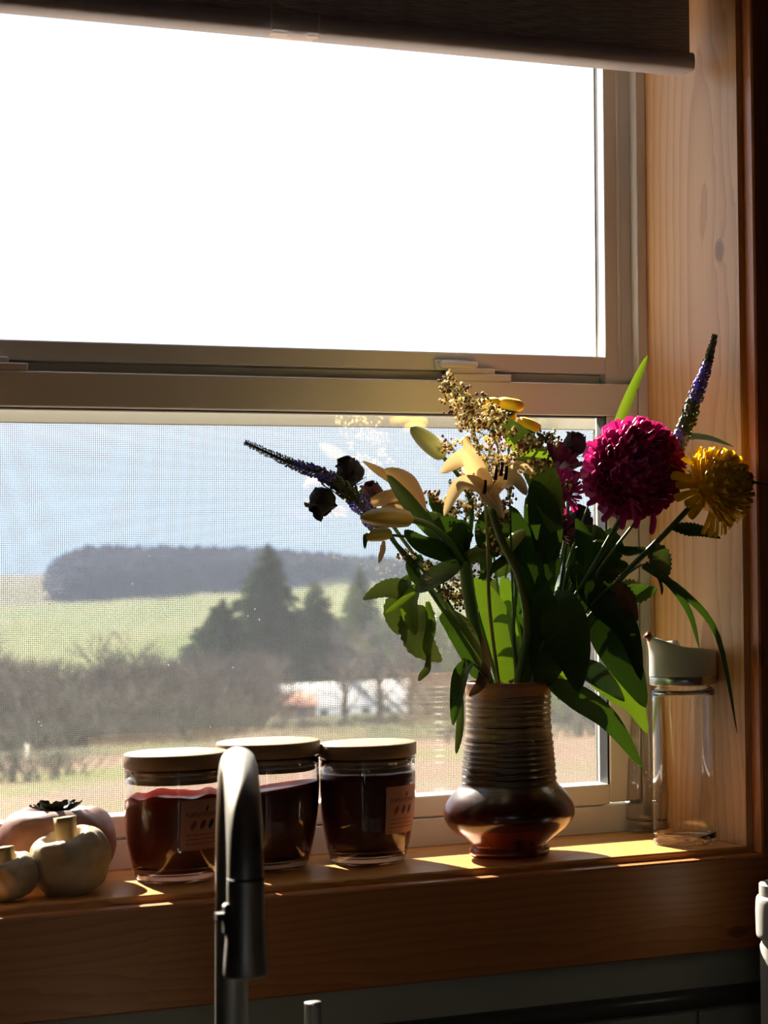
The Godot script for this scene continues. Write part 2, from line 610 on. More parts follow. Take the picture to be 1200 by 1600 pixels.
	for s: float in [0.4, -4.4]:
		var q: Array[Vector3] = [Vector3(-0.4, 1.8, s), Vector3(4.8, 1.8, s), Vector3(4.8, 3.3, -2.0), Vector3(-0.4, 3.3, -2.0)]
		facet(rs, q, Vector3(2.2, 1.5, -2.0), 1)
	part(cot, "roof", done(rs), M["salmon_roof"])
	part(cot, "window", box_mesh(Vector3(2.2, 0.7, 0), Vector3(3.2, 1.5, 0.06)), M["far_glass"])

# ---------------------------------------------------------------- the room
func build_room() -> void:
	var st := begin()
	block(st, Vector3(-2.7, -0.1, -0.10), Vector3(-0.52, 2.7, 0.168))
	block(st, Vector3(0.433, -0.1, -0.10), Vector3(1.5, 2.7, 0.168))
	block(st, Vector3(-0.52, -0.1, -0.10), Vector3(0.433, 1.075, 0.168))
	block(st, Vector3(-0.52, 2.07, -0.10), Vector3(0.433, 2.7, 0.168))
	struct("wall_back", done(st), M["plaster"], "dim greenish white wall below the wooden window trim", "wall")
	struct("wall_left", box_mesh(Vector3(-2.8, -0.1, 0.168), Vector3(-2.7, 2.7, 3.6)), M["room_wall"], "side wall of the kitchen left of the camera", "wall")
	struct("wall_right", box_mesh(Vector3(1.4, -0.1, 0.168), Vector3(1.5, 2.7, 3.6)), M["room_wall"], "side wall of the kitchen beyond the right casing", "wall")
	st = begin()
	block(st, Vector3(-2.7, -0.1, 3.5), Vector3(-1.0, 2.7, 3.6))
	block(st, Vector3(-0.55, -0.1, 3.5), Vector3(1.4, 2.7, 3.6))
	block(st, Vector3(-1.0, -0.1, 3.5), Vector3(-0.55, 1.2, 3.6))
	block(st, Vector3(-1.0, 1.65, 3.5), Vector3(-0.55, 2.7, 3.6))
	struct("wall_front", done(st), M["room_wall"], "kitchen wall behind the camera, with one window", "wall")
	var w2 := thing("window_2", "small window in the kitchen wall behind the camera", "window")
	w2.set_meta("kind", "structure")
	st = begin()
	for q: Array in [[-1.0, 1.2, -0.55, 1.23], [-1.0, 1.62, -0.55, 1.65], [-1.0, 1.23, -0.97, 1.62], [-0.58, 1.23, -0.55, 1.62], [-0.79, 1.23, -0.76, 1.62]]:
		block(st, Vector3(q[0], q[1], 3.52), Vector3(q[2], q[3], 3.58))
	part(w2, "frame", done(st), M["vinyl"])
	part(w2, "pane", box_mesh(Vector3(-0.98, 1.22, 3.548), Vector3(-0.57, 1.63, 3.552)), M["pane"])
	struct("floor", box_mesh(Vector3(-2.7, -0.1, 0.168), Vector3(1.4, 0.0, 3.5)), M["floor_wood"], "dark wooden kitchen floor", "floor")
	struct("ceiling", box_mesh(Vector3(-2.8, 2.6, -0.1), Vector3(1.5, 2.75, 3.6)), M["room_wall"], "kitchen ceiling over the whole room", "ceiling")
	# the lining of the opening
	struct("trim_1", box_mesh(Vector3(-0.52, 1.078, -0.11), Vector3(0.433, 1.1, 0.168), 0.0016, 0), M["sill_wood"], "sunlit pale pine sill board under the window", "window sill")
	st = begin()
	prism(st, PackedVector2Array([Vector2(0.385, 0.0), Vector2(0.413, 0.168), Vector2(0.433, 0.168), Vector2(0.433, 0.0)]), 1.1, 2.07)
	struct("trim_2", done(st), M["jamb_wood"], "pale knotty pine jamb board right of the window", "window jamb")
	struct("trim_3", box_mesh(Vector3(-0.52, 1.1, 0.0), Vector3(-0.50, 2.07, 0.168), 0.001), M["jamb_wood"], "pine jamb board at the left side of the window", "window jamb")
	struct("trim_4", box_mesh(Vector3(-0.50, 2.05, 0.0), Vector3(0.40, 2.07, 0.168), 0.001, 0), M["sill_wood"], "pine head board above the shade", "window head")
	struct("trim_5", box_mesh(Vector3(0.4195, 1.0935, 0.168), Vector3(0.52, 2.16, 0.190), 0.0018), M["casing_wood"], "upright brown wooden casing board at the right of the window", "casing")
	struct("trim_6", box_mesh(Vector3(-0.62, 1.003, 0.168), Vector3(0.52, 1.0935, 0.189), 0.0018, 0), M["casing_wood"], "wide brown wooden apron board below the sill", "casing")
	struct("trim_7", box_mesh(Vector3(-0.62, 1.0935, 0.168), Vector3(-0.53, 2.16, 0.190), 0.0018), M["casing_wood"], "upright brown wooden casing board at the left of the window", "casing")
	struct("trim_8", box_mesh(Vector3(-0.53, 2.08, 0.168), Vector3(0.4195, 2.16, 0.190), 0.0018, 0), M["casing_wood"], "brown wooden casing board above the window", "casing")
	# tiles on the wall under the apron, and the worktop
	var tiles := thing("backsplash", "row of off-white wall tiles under the apron with rounded top strip", "tiles")
	tiles.set_meta("kind", "structure")
	for i in 10:
		part(tiles, "tile", box_mesh(Vector3(-1.044 + i * 0.2, 0.90, 0.168), Vector3(-0.846 + i * 0.2 - 0.0015, 0.944, 0.1745), 0.001), M["tile"])
	st = begin()
	st.set_smooth_group(0)
	var rows := []
	for k in 9:
		var a := PI * k / 8.0
		rows.append(PackedVector3Array([Vector3(-1.05, 0.9555 - cos(a) * 0.010, 0.168 + sin(a) * 0.011), Vector3(0.95, 0.9555 - cos(a) * 0.010, 0.168 + sin(a) * 0.011)]))
	grid(st, rows)
	part(tiles, "top_strip", done(st), M["strip"])
	var top := part(self, "worktop", box_mesh(Vector3(-2.4, 0.86, 0.168), Vector3(1.2, 0.90, 0.86), 0.004, 0), M["worktop"])
	tag(top, "dark worktop below the window that carries the faucet", "worktop")
	var cab := thing("base_cabinet", "kitchen base cabinet under the dark worktop", "cabinet")
	part(cab, "body", box_mesh(Vector3(-2.4, 0.0, 0.168), Vector3(1.2, 0.86, 0.80), 0.003), M["casing_wood"])
	for i in 6:
		part(cab, "door", box_mesh(Vector3(-2.38 + i * 0.6, 0.1, 0.80), Vector3(-1.82 + i * 0.6, 0.84, 0.82), 0.003), M["casing_wood"])

func build_window() -> void:
	var w := thing("window_1", "white vinyl single hung window with insect screen, looking on fields", "window")
	w.set_meta("kind", "structure")
	var L := -0.46                                       # daylight opening on the left
	var v: Material = M["vinyl"]
	# frame
	var st := begin()
	for s: Array in [[0.3735, 0.385, 0.366], [-0.50, -0.487, -0.48]]:
		block(st, Vector3(s[0], 1.1, -0.0175), Vector3(s[1], 2.05, 0.0), 0.0008)
	block(st, Vector3(0.3427, 1.576, -0.055), Vector3(0.385, 2.05, -0.0175), 0.0008)
	block(st, Vector3(0.366, 1.1, -0.10), Vector3(0.385, 1.58, -0.0175))
	block(st, Vector3(-0.50, 1.576, -0.055), Vector3(L, 2.05, -0.0175), 0.0008)
	block(st, Vector3(-0.50, 1.1, -0.10), Vector3(-0.48, 1.58, -0.0175))
	block(st, Vector3(-0.50, 1.98, -0.055), Vector3(0.385, 2.05, 0.0), 0.0008)
	block(st, Vector3(0.385, 1.1, -0.10), Vector3(0.4335, 2.07, -0.0006))
	block(st, Vector3(-0.5205, 1.1, -0.10), Vector3(-0.50, 2.07, -0.0006))
	block(st, Vector3(-0.50, 2.05, -0.10), Vector3(0.385, 2.07, -0.0006))
	block(st, Vector3(0.357, 1.59, -0.0178), Vector3(0.3615, 1.98, -0.0155), 0.001)      # a rib in the track
	part(w, "frame", done(st), v)
	part(w, "frame_sill", box_mesh(Vector3(-0.50, 1.1, -0.12), Vector3(0.3845, 1.1285, 0.0), 0.001, 0), v)
	var rail := part(w, "meeting_rail", box_mesh(Vector3(-0.487, 1.588, -0.055), Vector3(0.3435, 1.607, -0.0185), 0.0012, 0), v)
	part(rail, "rail_step", box_mesh(Vector3(-0.487, 1.5600, -0.055), Vector3(0.3420, 1.5875, -0.032), 0.0008, 0), v)
	part(w, "pane", box_mesh(Vector3(L, 1.606, -0.0405), Vector3(0.3430, 1.981, -0.0400)), M["pane"])
	st = begin()
	block(st, Vector3(0.3412, 1.607, -0.0450), Vector3(0.3428, 1.98, -0.0405))
	block(st, Vector3(L, 1.6065, -0.0450), Vector3(0.3428, 1.6080, -0.0405))
	part(w, "glazing_seal", done(st), M["seal_grey"])
	# lower sash
	var sash := part(w, "sash", box_mesh(Vector3(-0.485, 1.5415, -0.034), Vector3(0.3730, 1.5760, 0.0), 0.0014, 0), v)
	part(sash, "stile", box_mesh(Vector3(0.3362, 1.1318, -0.034), Vector3(0.3722, 1.5415, 0.0), 0.0014), v)
	part(sash, "stile", box_mesh(Vector3(-0.485, 1.1318, -0.034), Vector3(-0.449, 1.5415, 0.0), 0.0014), v)
	part(sash, "bottom_rail", box_mesh(Vector3(-0.449, 1.1300, -0.034), Vector3(0.3362, 1.1510, 0.0), 0.0014, 0), v)
	part(sash, "pane", box_mesh(Vector3(-0.449, 1.1505, -0.0205), Vector3(0.3362, 1.5420, -0.0200)), M["pane"])
	st = begin()
	block(st, Vector3(0.3342, 1.1508, -0.024), Vector3(0.3363, 1.5416, -0.002))
	block(st, Vector3(-0.449, 1.5400, -0.024), Vector3(0.3363, 1.5417, -0.006))
	part(sash, "gasket", done(st), M["rubber"])
	rng.seed = 71                                       # dust on the glass
	st = begin()
	for q: Array in [[389, 962], [404, 968], [366, 1045], [400, 952], [64, 1134], [62, 1128], [278, 1036], [234, 868], [924, 1178], [926, 1182], [202, 1013], [655, 1230], [79, 945], [262, 1041], [330, 1136], [208, 911]]:
		var e := at(q[0] + rng.randf_range(-2, 2), q[1] + rng.randf_range(-2, 2), -0.0195)
		var r := rng.randf_range(0.0004, 0.0010)
		ball(st, e, Vector3(r, r * rng.randf_range(0.6, 1.8), 0.0002), 6, 4)
	stuff(part(sash, "dust", done(st), M["speck"]))
	# screen
	st = begin()
	block(st, Vector3(-0.48, 1.5310, -0.090), Vector3(0.374, 1.5560, -0.080), 0.001, 0)
	block(st, Vector3(-0.48, 1.1270, -0.090), Vector3(0.374, 1.1440, -0.080), 0.001, 0)
	block(st, Vector3(0.3560, 1.1440, -0.090), Vector3(0.374, 1.5310, -0.080), 0.001)
	block(st, Vector3(-0.48, 1.1440, -0.090), Vector3(-0.462, 1.5310, -0.080), 0.001)
	var fr := part(w, "screen_frame", done(st), M["screen_grey"])
	st = begin()
	var t := 0.00019
	var pitch := 0.00185
	var x := -0.462
	while x < 0.356:
		block(st, Vector3(x - t, 1.144, -0.0852), Vector3(x + t, 1.531, -0.0848))
		x += pitch
	var y := 1.1445
	while y < 1.531:
		block(st, Vector3(-0.462, y - t, -0.0854), Vector3(0.356, y + t, -0.0850))
		y += pitch
	stuff(part(fr, "mesh", done(st), M["screen"]))
	# locks on the lower sash
	for dx: float in [0.0, -0.487]:
		var b := part(w, "sash_lock", box_mesh(Vector3(0.1625 + dx, 1.576, -0.020), Vector3(0.212 + dx, 1.5895, -0.004), 0.001), v)
		part(b, "lever", box_mesh(Vector3(0.1525 + dx, 1.5890, -0.022), Vector3(0.193 + dx, 1.5965, -0.002), 0.002), v)
		part(b, "foot", box_mesh(Vector3(0.158 + dx, 1.576, -0.018), Vector3(0.229 + dx, 1.5835, -0.001), 0.001), v)
		part(b, "keeper", box_mesh(Vector3(0.150 + dx, 1.5875, -0.0185), Vector3(0.185 + dx, 1.5985, -0.012), 0.001), v)

func build_blind() -> void:
	var b := thing("window_shade", "grey-brown woven window shade drawn partly down at the top", "shade", Vector3(-0.05, 1.893, 0.116))
	part(b, "fabric", box_mesh(Vector3(-0.43, 0.016, -0.006), Vector3(0.430, 0.157, 0.012), 0.001, 0), M["shade_cloth"])
	var st := begin()
	var prof := [Vector2(-0.020, 0.004), Vector2(-0.016, 0.0), Vector2(0.014, 0.0), Vector2(0.0165, 0.0025), Vector2(0.0175, 0.010), Vector2(0.0165, 0.016), Vector2(0.013, 0.019), Vector2(-0.016, 0.019), Vector2(-0.020, 0.016), Vector2(-0.020, 0.004)]
	st.set_smooth_group(0)
	var rows := []
	for p: Vector2 in prof:
		rows.append(PackedVector3Array([Vector3(-0.432, p.y, p.x), Vector3(0.433, p.y, p.x)]))
	grid(st, rows)
	st.set_smooth_group(-1)
	for sx: float in [-0.432, 0.433]:
		var q: Array[Vector3] = []
		for i in prof.size() - 1:
			q.append(Vector3(sx, prof[i].y, prof[i].x))
		facet(st, q, Vector3(0, 0.01, 0), 0)
	part(b, "bottom_rail", done(st), M["shade_rail"])
	# clear plastic clip on the rail
	st = begin()
	st.set_smooth_group(0)
	rows = []
	for k in 13:
		var f := k / 12.0
		var xx := lerpf(-0.024, 0.022, f)
		var y1 := 0.031 - 0.007 * sin(PI * f) - 0.003 * f
		rows.append(PackedVector3Array([Vector3(xx, y1, 0.0185 + 0.001 * sin(PI * f)), Vector3(xx, 0.012, 0.0205), Vector3(xx * 0.97, -0.0005, 0.0200), Vector3(xx * 0.95, -0.0025, 0.012), Vector3(xx * 0.95, -0.0025, -0.010)]))
	grid(st, rows)
	st.set_smooth_group(-1)
	block(st, Vector3(-0.0245, -0.004, 0.014), Vector3(-0.008, 0.000, 0.0225), 0.001)
	block(st, Vector3(0.010, -0.004, 0.014), Vector3(0.0225, 0.000, 0.0225), 0.001)
	var p := at(455, 40, 0.116)
	var clip := part(b, "clear_clip", done(st), M["clip"], Transform3D(Basis(), Vector3(p.x + 0.05, 0, 0)))
	st = begin()
	var rim := []
	for k in 13:
		var f := k / 12.0
		rim.append(Vector3(lerpf(-0.024, 0.022, f), 0.031 - 0.007 * sin(PI * f) - 0.003 * f, 0.0188 + 0.001 * sin(PI * f)))
	tube(st, rim, 0.0005, 0.0005, 6)
	tube(st, [Vector3(-0.024, 0.031, 0.0188), Vector3(-0.024, 0.012, 0.0208), Vector3(-0.0235, -0.002, 0.0205)], 0.0006, 0.0006, 6)
	tube(st, [Vector3(0.022, 0.028, 0.0188), Vector3(0.0215, 0.012, 0.0208), Vector3(0.021, -0.002, 0.0205)], 0.0005, 0.0005, 6)
	part(clip, "clip_edge", done(st), M["clip_edge"])

# ---------------------------------------------------------------- things on the sill
func jar_radius(h: float) -> float:
	var hs := [0.0, 0.003, 0.012, 0.022, 0.035, 0.050, 0.065, 0.080, 0.098, 0.12]
	var rs := [0.0345, 0.0366, 0.0392, 0.0416, 0.0440, 0.0458, 0.0467, 0.0470, 0.0464, 0.0464]
	for i in hs.size() - 1:
		if h <= hs[i + 1]:
			return lerpf(rs[i], rs[i + 1], (h - hs[i]) / (hs[i + 1] - hs[i]))
	return 0.0466

func candle(label: String, px: float, py: float, size: float, level: float, ragged: float, slope: float, label_from: float) -> void:
	var t := thing("jar_candle", label, "candle", on_sill(px, py), "wooden lidded jar candles")
	t.scale = Vector3.ONE * size
	var st := begin()
	var prof := [Vector2(0.0001, 0.0012), Vector2(0.030, 0.0008), Vector2(0.0345, 0.0)]
	for h: float in [0.003, 0.012, 0.022, 0.035, 0.048, 0.060, 0.070, 0.080, 0.090, 0.0995]:
		prof.append(Vector2(jar_radius(h), h))
	prof += [Vector2(0.0470, 0.1008), Vector2(0.0472, 0.1018), Vector2(0.0462, 0.1026), Vector2(0.0444, 0.102)]
	for h: float in [0.092, 0.080, 0.070, 0.060, 0.048, 0.035, 0.022, 0.014]:
		prof.append(Vector2(jar_radius(h) - 0.0018, h))
	prof += [Vector2(0.0335, 0.0105), Vector2(0.028, 0.0088), Vector2(0.0001, 0.0080)]
	lathe(st, prof, 64)
	part(t, "glass_jar", done(st), M["jar_glass"])
	# wax
	st = begin()
	st.set_smooth_group(0)
	var rows := []
	var seg := 64
	for j in 16:
		var row := PackedVector3Array()
		for i in seg + 1:
			var a := TAU * (i % seg) / seg
			var edge := level + slope * cos(a - 0.5) + ragged * (0.5 * sin(a * 3.0 + 1.0) + 0.35 * sin(a * 7.0) + 0.3 * sin(a * 11.0 + 2.0))
			var h := lerpf(0.0095, edge, minf(j / 11.0, 1.0))
			var r := jar_radius(h) - (0.0014 if j < 12 else 0.0019)
			if j == 0:
				r *= 0.90
			if j >= 12:
				r *= [0.985, 0.93, 0.5, 0.001][j - 12]
				h = edge - [0.0, 0.003 + ragged * 0.9, 0.003 + ragged * 1.2, 0.003 + ragged * 1.2][j - 12]
				h = lerpf(h, level - 0.003 - ragged, [0.0, 0.2, 0.8, 1.0][j - 12])
			row.append(Vector3(cos(a) * r, h, sin(a) * r))
		if j == 0:
			var c := PackedVector3Array()
			for p in row:
				c.append(Vector3(p.x * 0.001, 0.0076, p.z * 0.001))
			rows.append(c)
		rows.append(row)
	grid(st, rows)
	part(t, "wax", done(st), M["wax_red"] if ragged > 0.0015 else M["wax"])
	# lid: disc, plug and clear sealing ring
	var lid := part(t, "wooden_lid", null, M["lid_wood"])
	st = begin()
	lathe(st, [Vector2(0.0001, 0.1034), Vector2(0.0466, 0.1034), Vector2(0.0474, 0.1042), Vector2(0.0475, 0.109), Vector2(0.0474, 0.1148), Vector2(0.0466, 0.1160), Vector2(0.0455, 0.1164), Vector2(0.03, 0.1166), Vector2(0.0001, 0.1166)], 64, 0.004)
	lid.mesh = done(st)
	st = begin()
	lathe(st, [Vector2(0.0001, 0.0890), Vector2(0.0418, 0.0890), Vector2(0.0428, 0.0898), Vector2(0.0428, 0.1034)], 48)
	part(lid, "plug", done(st), M["lid_wood"])
	st = begin()
	for y: float in [0.0940, 0.0985]:
		lathe(st, [Vector2(0.0428, y - 0.0010), Vector2(0.0434, y - 0.0006), Vector2(0.0437, y), Vector2(0.0434, y + 0.0006), Vector2(0.0428, y + 0.0010)], 48)
	part(lid, "sealing_ring", done(st), M["silicone"])
	if label_from < 0.0:
		return
	# printed label: sheet on the glass, lettering wrapped round the jar
	var toward := atan2(EYE.z - t.position.z, EYE.x - t.position.x)          # the side of the jar that faces the viewer
	var wrap := func(x: float, y: float, lift: float) -> Vector3:             # metres from the label's left edge and from the sill
		var r := jar_radius(y) + 0.0003 + lift
		var a: float = toward - deg_to_rad(label_from) - x / 0.0455
		return Vector3(cos(a) * r, y, sin(a) * r)
	st = begin()
	st.set_smooth_group(0)
	rows = []
	for j in 9:
		var row := PackedVector3Array()
		for i in 17:
			row.append(wrap.call(i / 16.0 * 0.043, 0.0300 + j / 8.0 * 0.046, 0.0))
		rows.append(row)
	grid(st, rows, true)
	var paper := part(t, "label", done(st), M["label_paper"])
	var text := TextMesh.new()
	text.text = "natureswax"
	var font := SystemFont.new()
	font.font_names = PackedStringArray(["Droid Sans"])
	text.font = font
	text.font_size = 64
	text.pixel_size = 0.0001
	text.depth = 0.0
	text.horizontal_alignment = HORIZONTAL_ALIGNMENT_LEFT
	text.vertical_alignment = VERTICAL_ALIGNMENT_BOTTOM
	var arrays := text.get_mesh_arrays()
	var vs: PackedVector3Array = arrays[Mesh.ARRAY_VERTEX]
	var idx: PackedInt32Array = arrays[Mesh.ARRAY_INDEX] if arrays[Mesh.ARRAY_INDEX] != null else PackedInt32Array(range(vs.size()))
	var lo := INF
	var hi := -INF
	var floor_y := INF
	for p in vs:
		lo = minf(lo, p.x)
		hi = maxf(hi, p.x)
		floor_y = minf(floor_y, p.y)
	var k := 0.0345 / maxf(hi - lo, 1e-6)
	st = begin()
	st.set_smooth_group(0)
	for i in idx:
		var p := vs[i]
		st.add_vertex(wrap.call(0.0045 + (p.x - lo) * k, 0.0605 + (p.y - floor_y) * k, 0.00012))
	part(paper, "lettering", done(st), M["ink"])
	st = begin()
	st.set_smooth_group(0)
	patch(st, wrap, 0.0245, 0.0675, 0.0013, 0.0030, 0.6)
	part(paper, "leaf_mark", done(st), M["ink"])
	for i in 3:
		st = begin()
		patch(st, wrap, 0.0115 + i * 0.0090, 0.0530, 0.0026, 0.0048, 0.6)
		part(paper, "leaf_mark", done(st), [M["ink_pink"], M["ink_red"], M["ink"]][i])
	st = begin()
	for i in 3:                                          # lines of print too small to read
		var x := 0.0050
		rng.seed = 9 + i
		while x < 0.035:
			var w := rng.randf_range(0.0015, 0.0042)
			var row := []
			for y: float in [0.0435 - i * 0.0040, 0.0444 - i * 0.0040]:
				row.append(PackedVector3Array([wrap.call(x, y, 0.00012), wrap.call(x + w, y, 0.00012)]))
			grid(st, row, true)
			x += w + 0.0009
	stuff(part(paper, "small_print", done(st), M["ink_pink"]))

func patch(st: SurfaceTool, wrap: Callable, x: float, y: float, rx: float, ry: float, lean: float) -> void:   # a printed leaf shape
	var rows := []
	for j in 7:
		var f := j / 6.0 * 2.0 - 1.0
		var w := rx * (1.0 - f * f)
		var row := PackedVector3Array()
		for s: float in [-1.0, 0.0, 1.0]:
			row.append(wrap.call(x + s * w + lean * f * ry * 0.6, y + f * ry, 0.00012))
		rows.append(row)
	grid(st, rows, true)

func build_vase() -> void:
	var t := thing("vase", "brown stoneware vase with ribbed neck and glossy round belly holding the flowers", "vase", Vector3(0.189, 1.1, 0.0925))
	var key := [Vector2(0.0001, 0.001), Vector2(0.030, 0.001), Vector2(0.0365, 0.0), Vector2(0.0394, 0.0022), Vector2(0.0394, 0.0058), Vector2(0.0366, 0.0092), Vector2(0.0372, 0.0112), Vector2(0.0455, 0.0175), Vector2(0.0570, 0.0262), Vector2(0.0630, 0.0340),
		Vector2(0.0648, 0.0405), Vector2(0.0637, 0.0475), Vector2(0.0595, 0.0555), Vector2(0.0535, 0.0628), Vector2(0.0484, 0.0680), Vector2(0.0468, 0.0705)]
	var prof := smooth(key, 4)
	var h := 0.0715
	while h < 0.160:
		var f := (h - 0.0715) / 0.0885
		var r := lerpf(0.0466, 0.0422, smoothstep(0.0, 0.75, f))
		r += 0.0005 * sin(h * 980.0 + 2.0 * sin(h * 130.0)) + 0.0008 * exp(-pow((h - 0.0745) / 0.0012, 2.0))
		prof.append(Vector2(r, h))
		h += 0.0011
	prof += [Vector2(0.0427, 0.1615), Vector2(0.0438, 0.1650), Vector2(0.0444, 0.1680), Vector2(0.0441, 0.1700), Vector2(0.0430, 0.1706), Vector2(0.0418, 0.1695), Vector2(0.0405, 0.1650), Vector2(0.0385, 0.150), Vector2(0.0405, 0.080), Vector2(0.045, 0.066), Vector2(0.058, 0.045), Vector2(0.050, 0.024), Vector2(0.030, 0.012), Vector2(0.0001, 0.011)]
	var st := begin()
	lathe(st, prof, 72)
	# glaze by height
	var n := FastNoiseLite.new()
	n.seed = 3
	n.frequency = 1.0
	var im := Image.create(128, 1024, false, Image.FORMAT_RGB8)
	for y in 1024:
		var fj := (y + 0.5) / 1024.0 * (prof.size() - 1)
		var pa: Vector2 = prof[int(fj)]
		var pb: Vector2 = prof[mini(int(fj) + 1, prof.size() - 1)]
		var hh := lerpf(pa.y, pb.y, fj - int(fj))
		for x in 128:
			var a := TAU * x / 128.0
			var wob := n.get_noise_3d(cos(a) * 2.0, sin(a) * 2.0, hh * 60.0)
			var g := hh + wob * 0.0012
			var c := Color(0.24, 0.07, 0.035)
			if g < 0.028:
				c = Color(0.47, 0.20, 0.09).lerp(Color(0.38, 0.14, 0.07), clampf(0.5 + wob, 0.0, 1.0))
			elif g > 0.066:
				c = Color(0.36, 0.29, 0.22).lerp(Color(0.60, 0.50, 0.34), smoothstep(0.08, 0.125, g))
				c = c.lerp(Color(0.66, 0.47, 0.30), smoothstep(0.150, 0.160, g))
				var band := n.get_noise_1d(g * 420.0) + 0.35 * n.get_noise_1d(g * 1500.0 + 40.0) + wob * 0.25
				c = c.lerp(Color(0.10, 0.085, 0.07), smoothstep(0.08, 0.42, band) * (0.9 if g < 0.155 else 0.35))
			elif g > 0.058:
				c = Color(0.24, 0.07, 0.035).lerp(Color(0.33, 0.30, 0.28), smoothstep(0.058, 0.067, g))
			im.set_pixel(x, y, c)
	M["glaze"].albedo_texture = ImageTexture.create_from_image(im)
	part(t, "body", done(st), M["glaze"])

func fruit(parent: Node, called: String, r: float, tall: float, dimple: float, rib: int, ribs: float, lump: float, seed_: int, mt: Material, xf: Transform3D) -> void:
	var n := FastNoiseLite.new()
	n.seed = seed_
	n.frequency = 1.0
	var st := begin()
	st.set_smooth_group(0)
	var rows := []
	var outline := smooth([Vector2(0.001, 0.06), Vector2(0.30, 0.03), Vector2(0.55, 0.01), Vector2(0.82, 0.14), Vector2(1.0, 0.44), Vector2(0.975, 0.72), Vector2(0.83, 0.92), Vector2(0.61, 1.0), Vector2(0.42, 0.985 - dimple * 0.25), Vector2(0.27, 1.0 - dimple * 0.8), Vector2(0.001, 1.0 - dimple)], 4)
	for j in outline.size():
		var f := j / (outline.size() - 1.0)
		var a := -PI / 2 + PI * f
		var row := PackedVector3Array()
		for i in 65:
			var t := TAU * (i % 64) / 64.0
			var sp: Vector2 = outline[j]
			var rr := sp.x * r
			var y := (sp.y - 0.5) * tall
			var k := 1.0 + ribs * cos(t * rib) * cos(a) + lump * n.get_noise_3d(cos(t) * 1.3, sin(t) * 1.3, f * 2.0)
			rr *= k
			y += (0.5 * tall) * lump * n.get_noise_3d(cos(t) * rr / r * 1.5, 3.0, sin(t) * rr / r * 1.5)
			row.append(Vector3(cos(t) * rr, y + tall * 0.5, sin(t) * rr))
		rows.append(row)
	grid(st, rows)
	part(parent, called, done(st), mt, xf)

func build_fruit() -> void:
	# persimmon at the back
	var p := on_sill(90, 1362)
	p.z = 0.052
	p.x = at(91, 1310, 0.052).x
	var t := thing("persimmon", "large pinkish orange persimmon with dark green calyx behind the two small pumpkins", "persimmon", p)
	fruit(t, "body", 0.0505, 0.068, 0.10, 4, 0.025, 0.06, 5, M["persimmon"], Transform3D.IDENTITY)
	rng.seed = 21
	var cal := Node3D.new()
	cal.name = "calyx"
	cal.position = Vector3(-0.002, 0.0660, 0.004)
	t.add_child(cal)
	for k in 9:
		var a := k * TAU / 9.0 + rng.randf() * 0.4
		var d := Vector3(cos(a), 0, sin(a))
		var l := rng.randf_range(0.018, 0.024)
		var up := rng.randf_range(0.005, 0.014)
		var st := begin()
		blade(st, smooth([Vector3.ZERO, d * l * 0.6 + Vector3(0, 0.001, 0), d * l + Vector3(0, 0.003 + up * 0.3, 0), d * l * 1.12 + Vector3(0, up, 0)], 4), w_leaf(0.0062), Vector3.UP, 0.35, 0.2)
		part(cal, "calyx_lobe", done(st), M["calyx"])
	# two pale little pumpkins in front
	for q: Array in [[121, 1385, 0.0345, 0.0535, 0.26, -0.20, 11, "round pale pumpkin with a stubby stem directly left of the first candle jar"], [17, 1396, 0.0270, 0.036, 0.20, -0.05, 12, "small pale pumpkin at the left end of the sill, cut by the frame"]]:
		p = on_sill(q[0], q[1] + 8.0)
		t = thing("small_pumpkin", q[7], "pumpkin", p, "small pale pumpkins")
		var b := Basis(Vector3.BACK, q[4]) * Basis(Vector3.RIGHT, 0.10)
		fruit(t, "body", q[2], q[3], 0.30, 7, 0.006, 0.10, q[6], M["pumpkin"], Transform3D(b, Vector3(0, 0.001, 0)))
		var st := begin()
		st.set_smooth_group(0)
		var rows := []
		var base := b * Vector3(0, q[3] * 0.66, 0)
		for j in 9:
			var f := j / 8.0
			var row := PackedVector3Array()
			for i in 25:
				var a := TAU * (i % 24) / 24.0
				var rr: float = (lerpf(0.0088, 0.0098, f * f) + 0.0007 * cos(a * 5.0 + f)) * (1.0 if j < 7 else [0.8, 0.01][j - 7])
				var hh: float = minf(f / 0.75, 1.0) * q[3] * 0.62 - (0.0018 if j == 8 else 0.0)
				row.append(base + Vector3(cos(a) * rr - f * 0.004, hh + 0.0012 * sin(a + 1.0) * f, sin(a) * rr))
			rows.append(row)
		grid(st, rows)
		part(t, "stem", done(st), M["pumpkin_stem"])

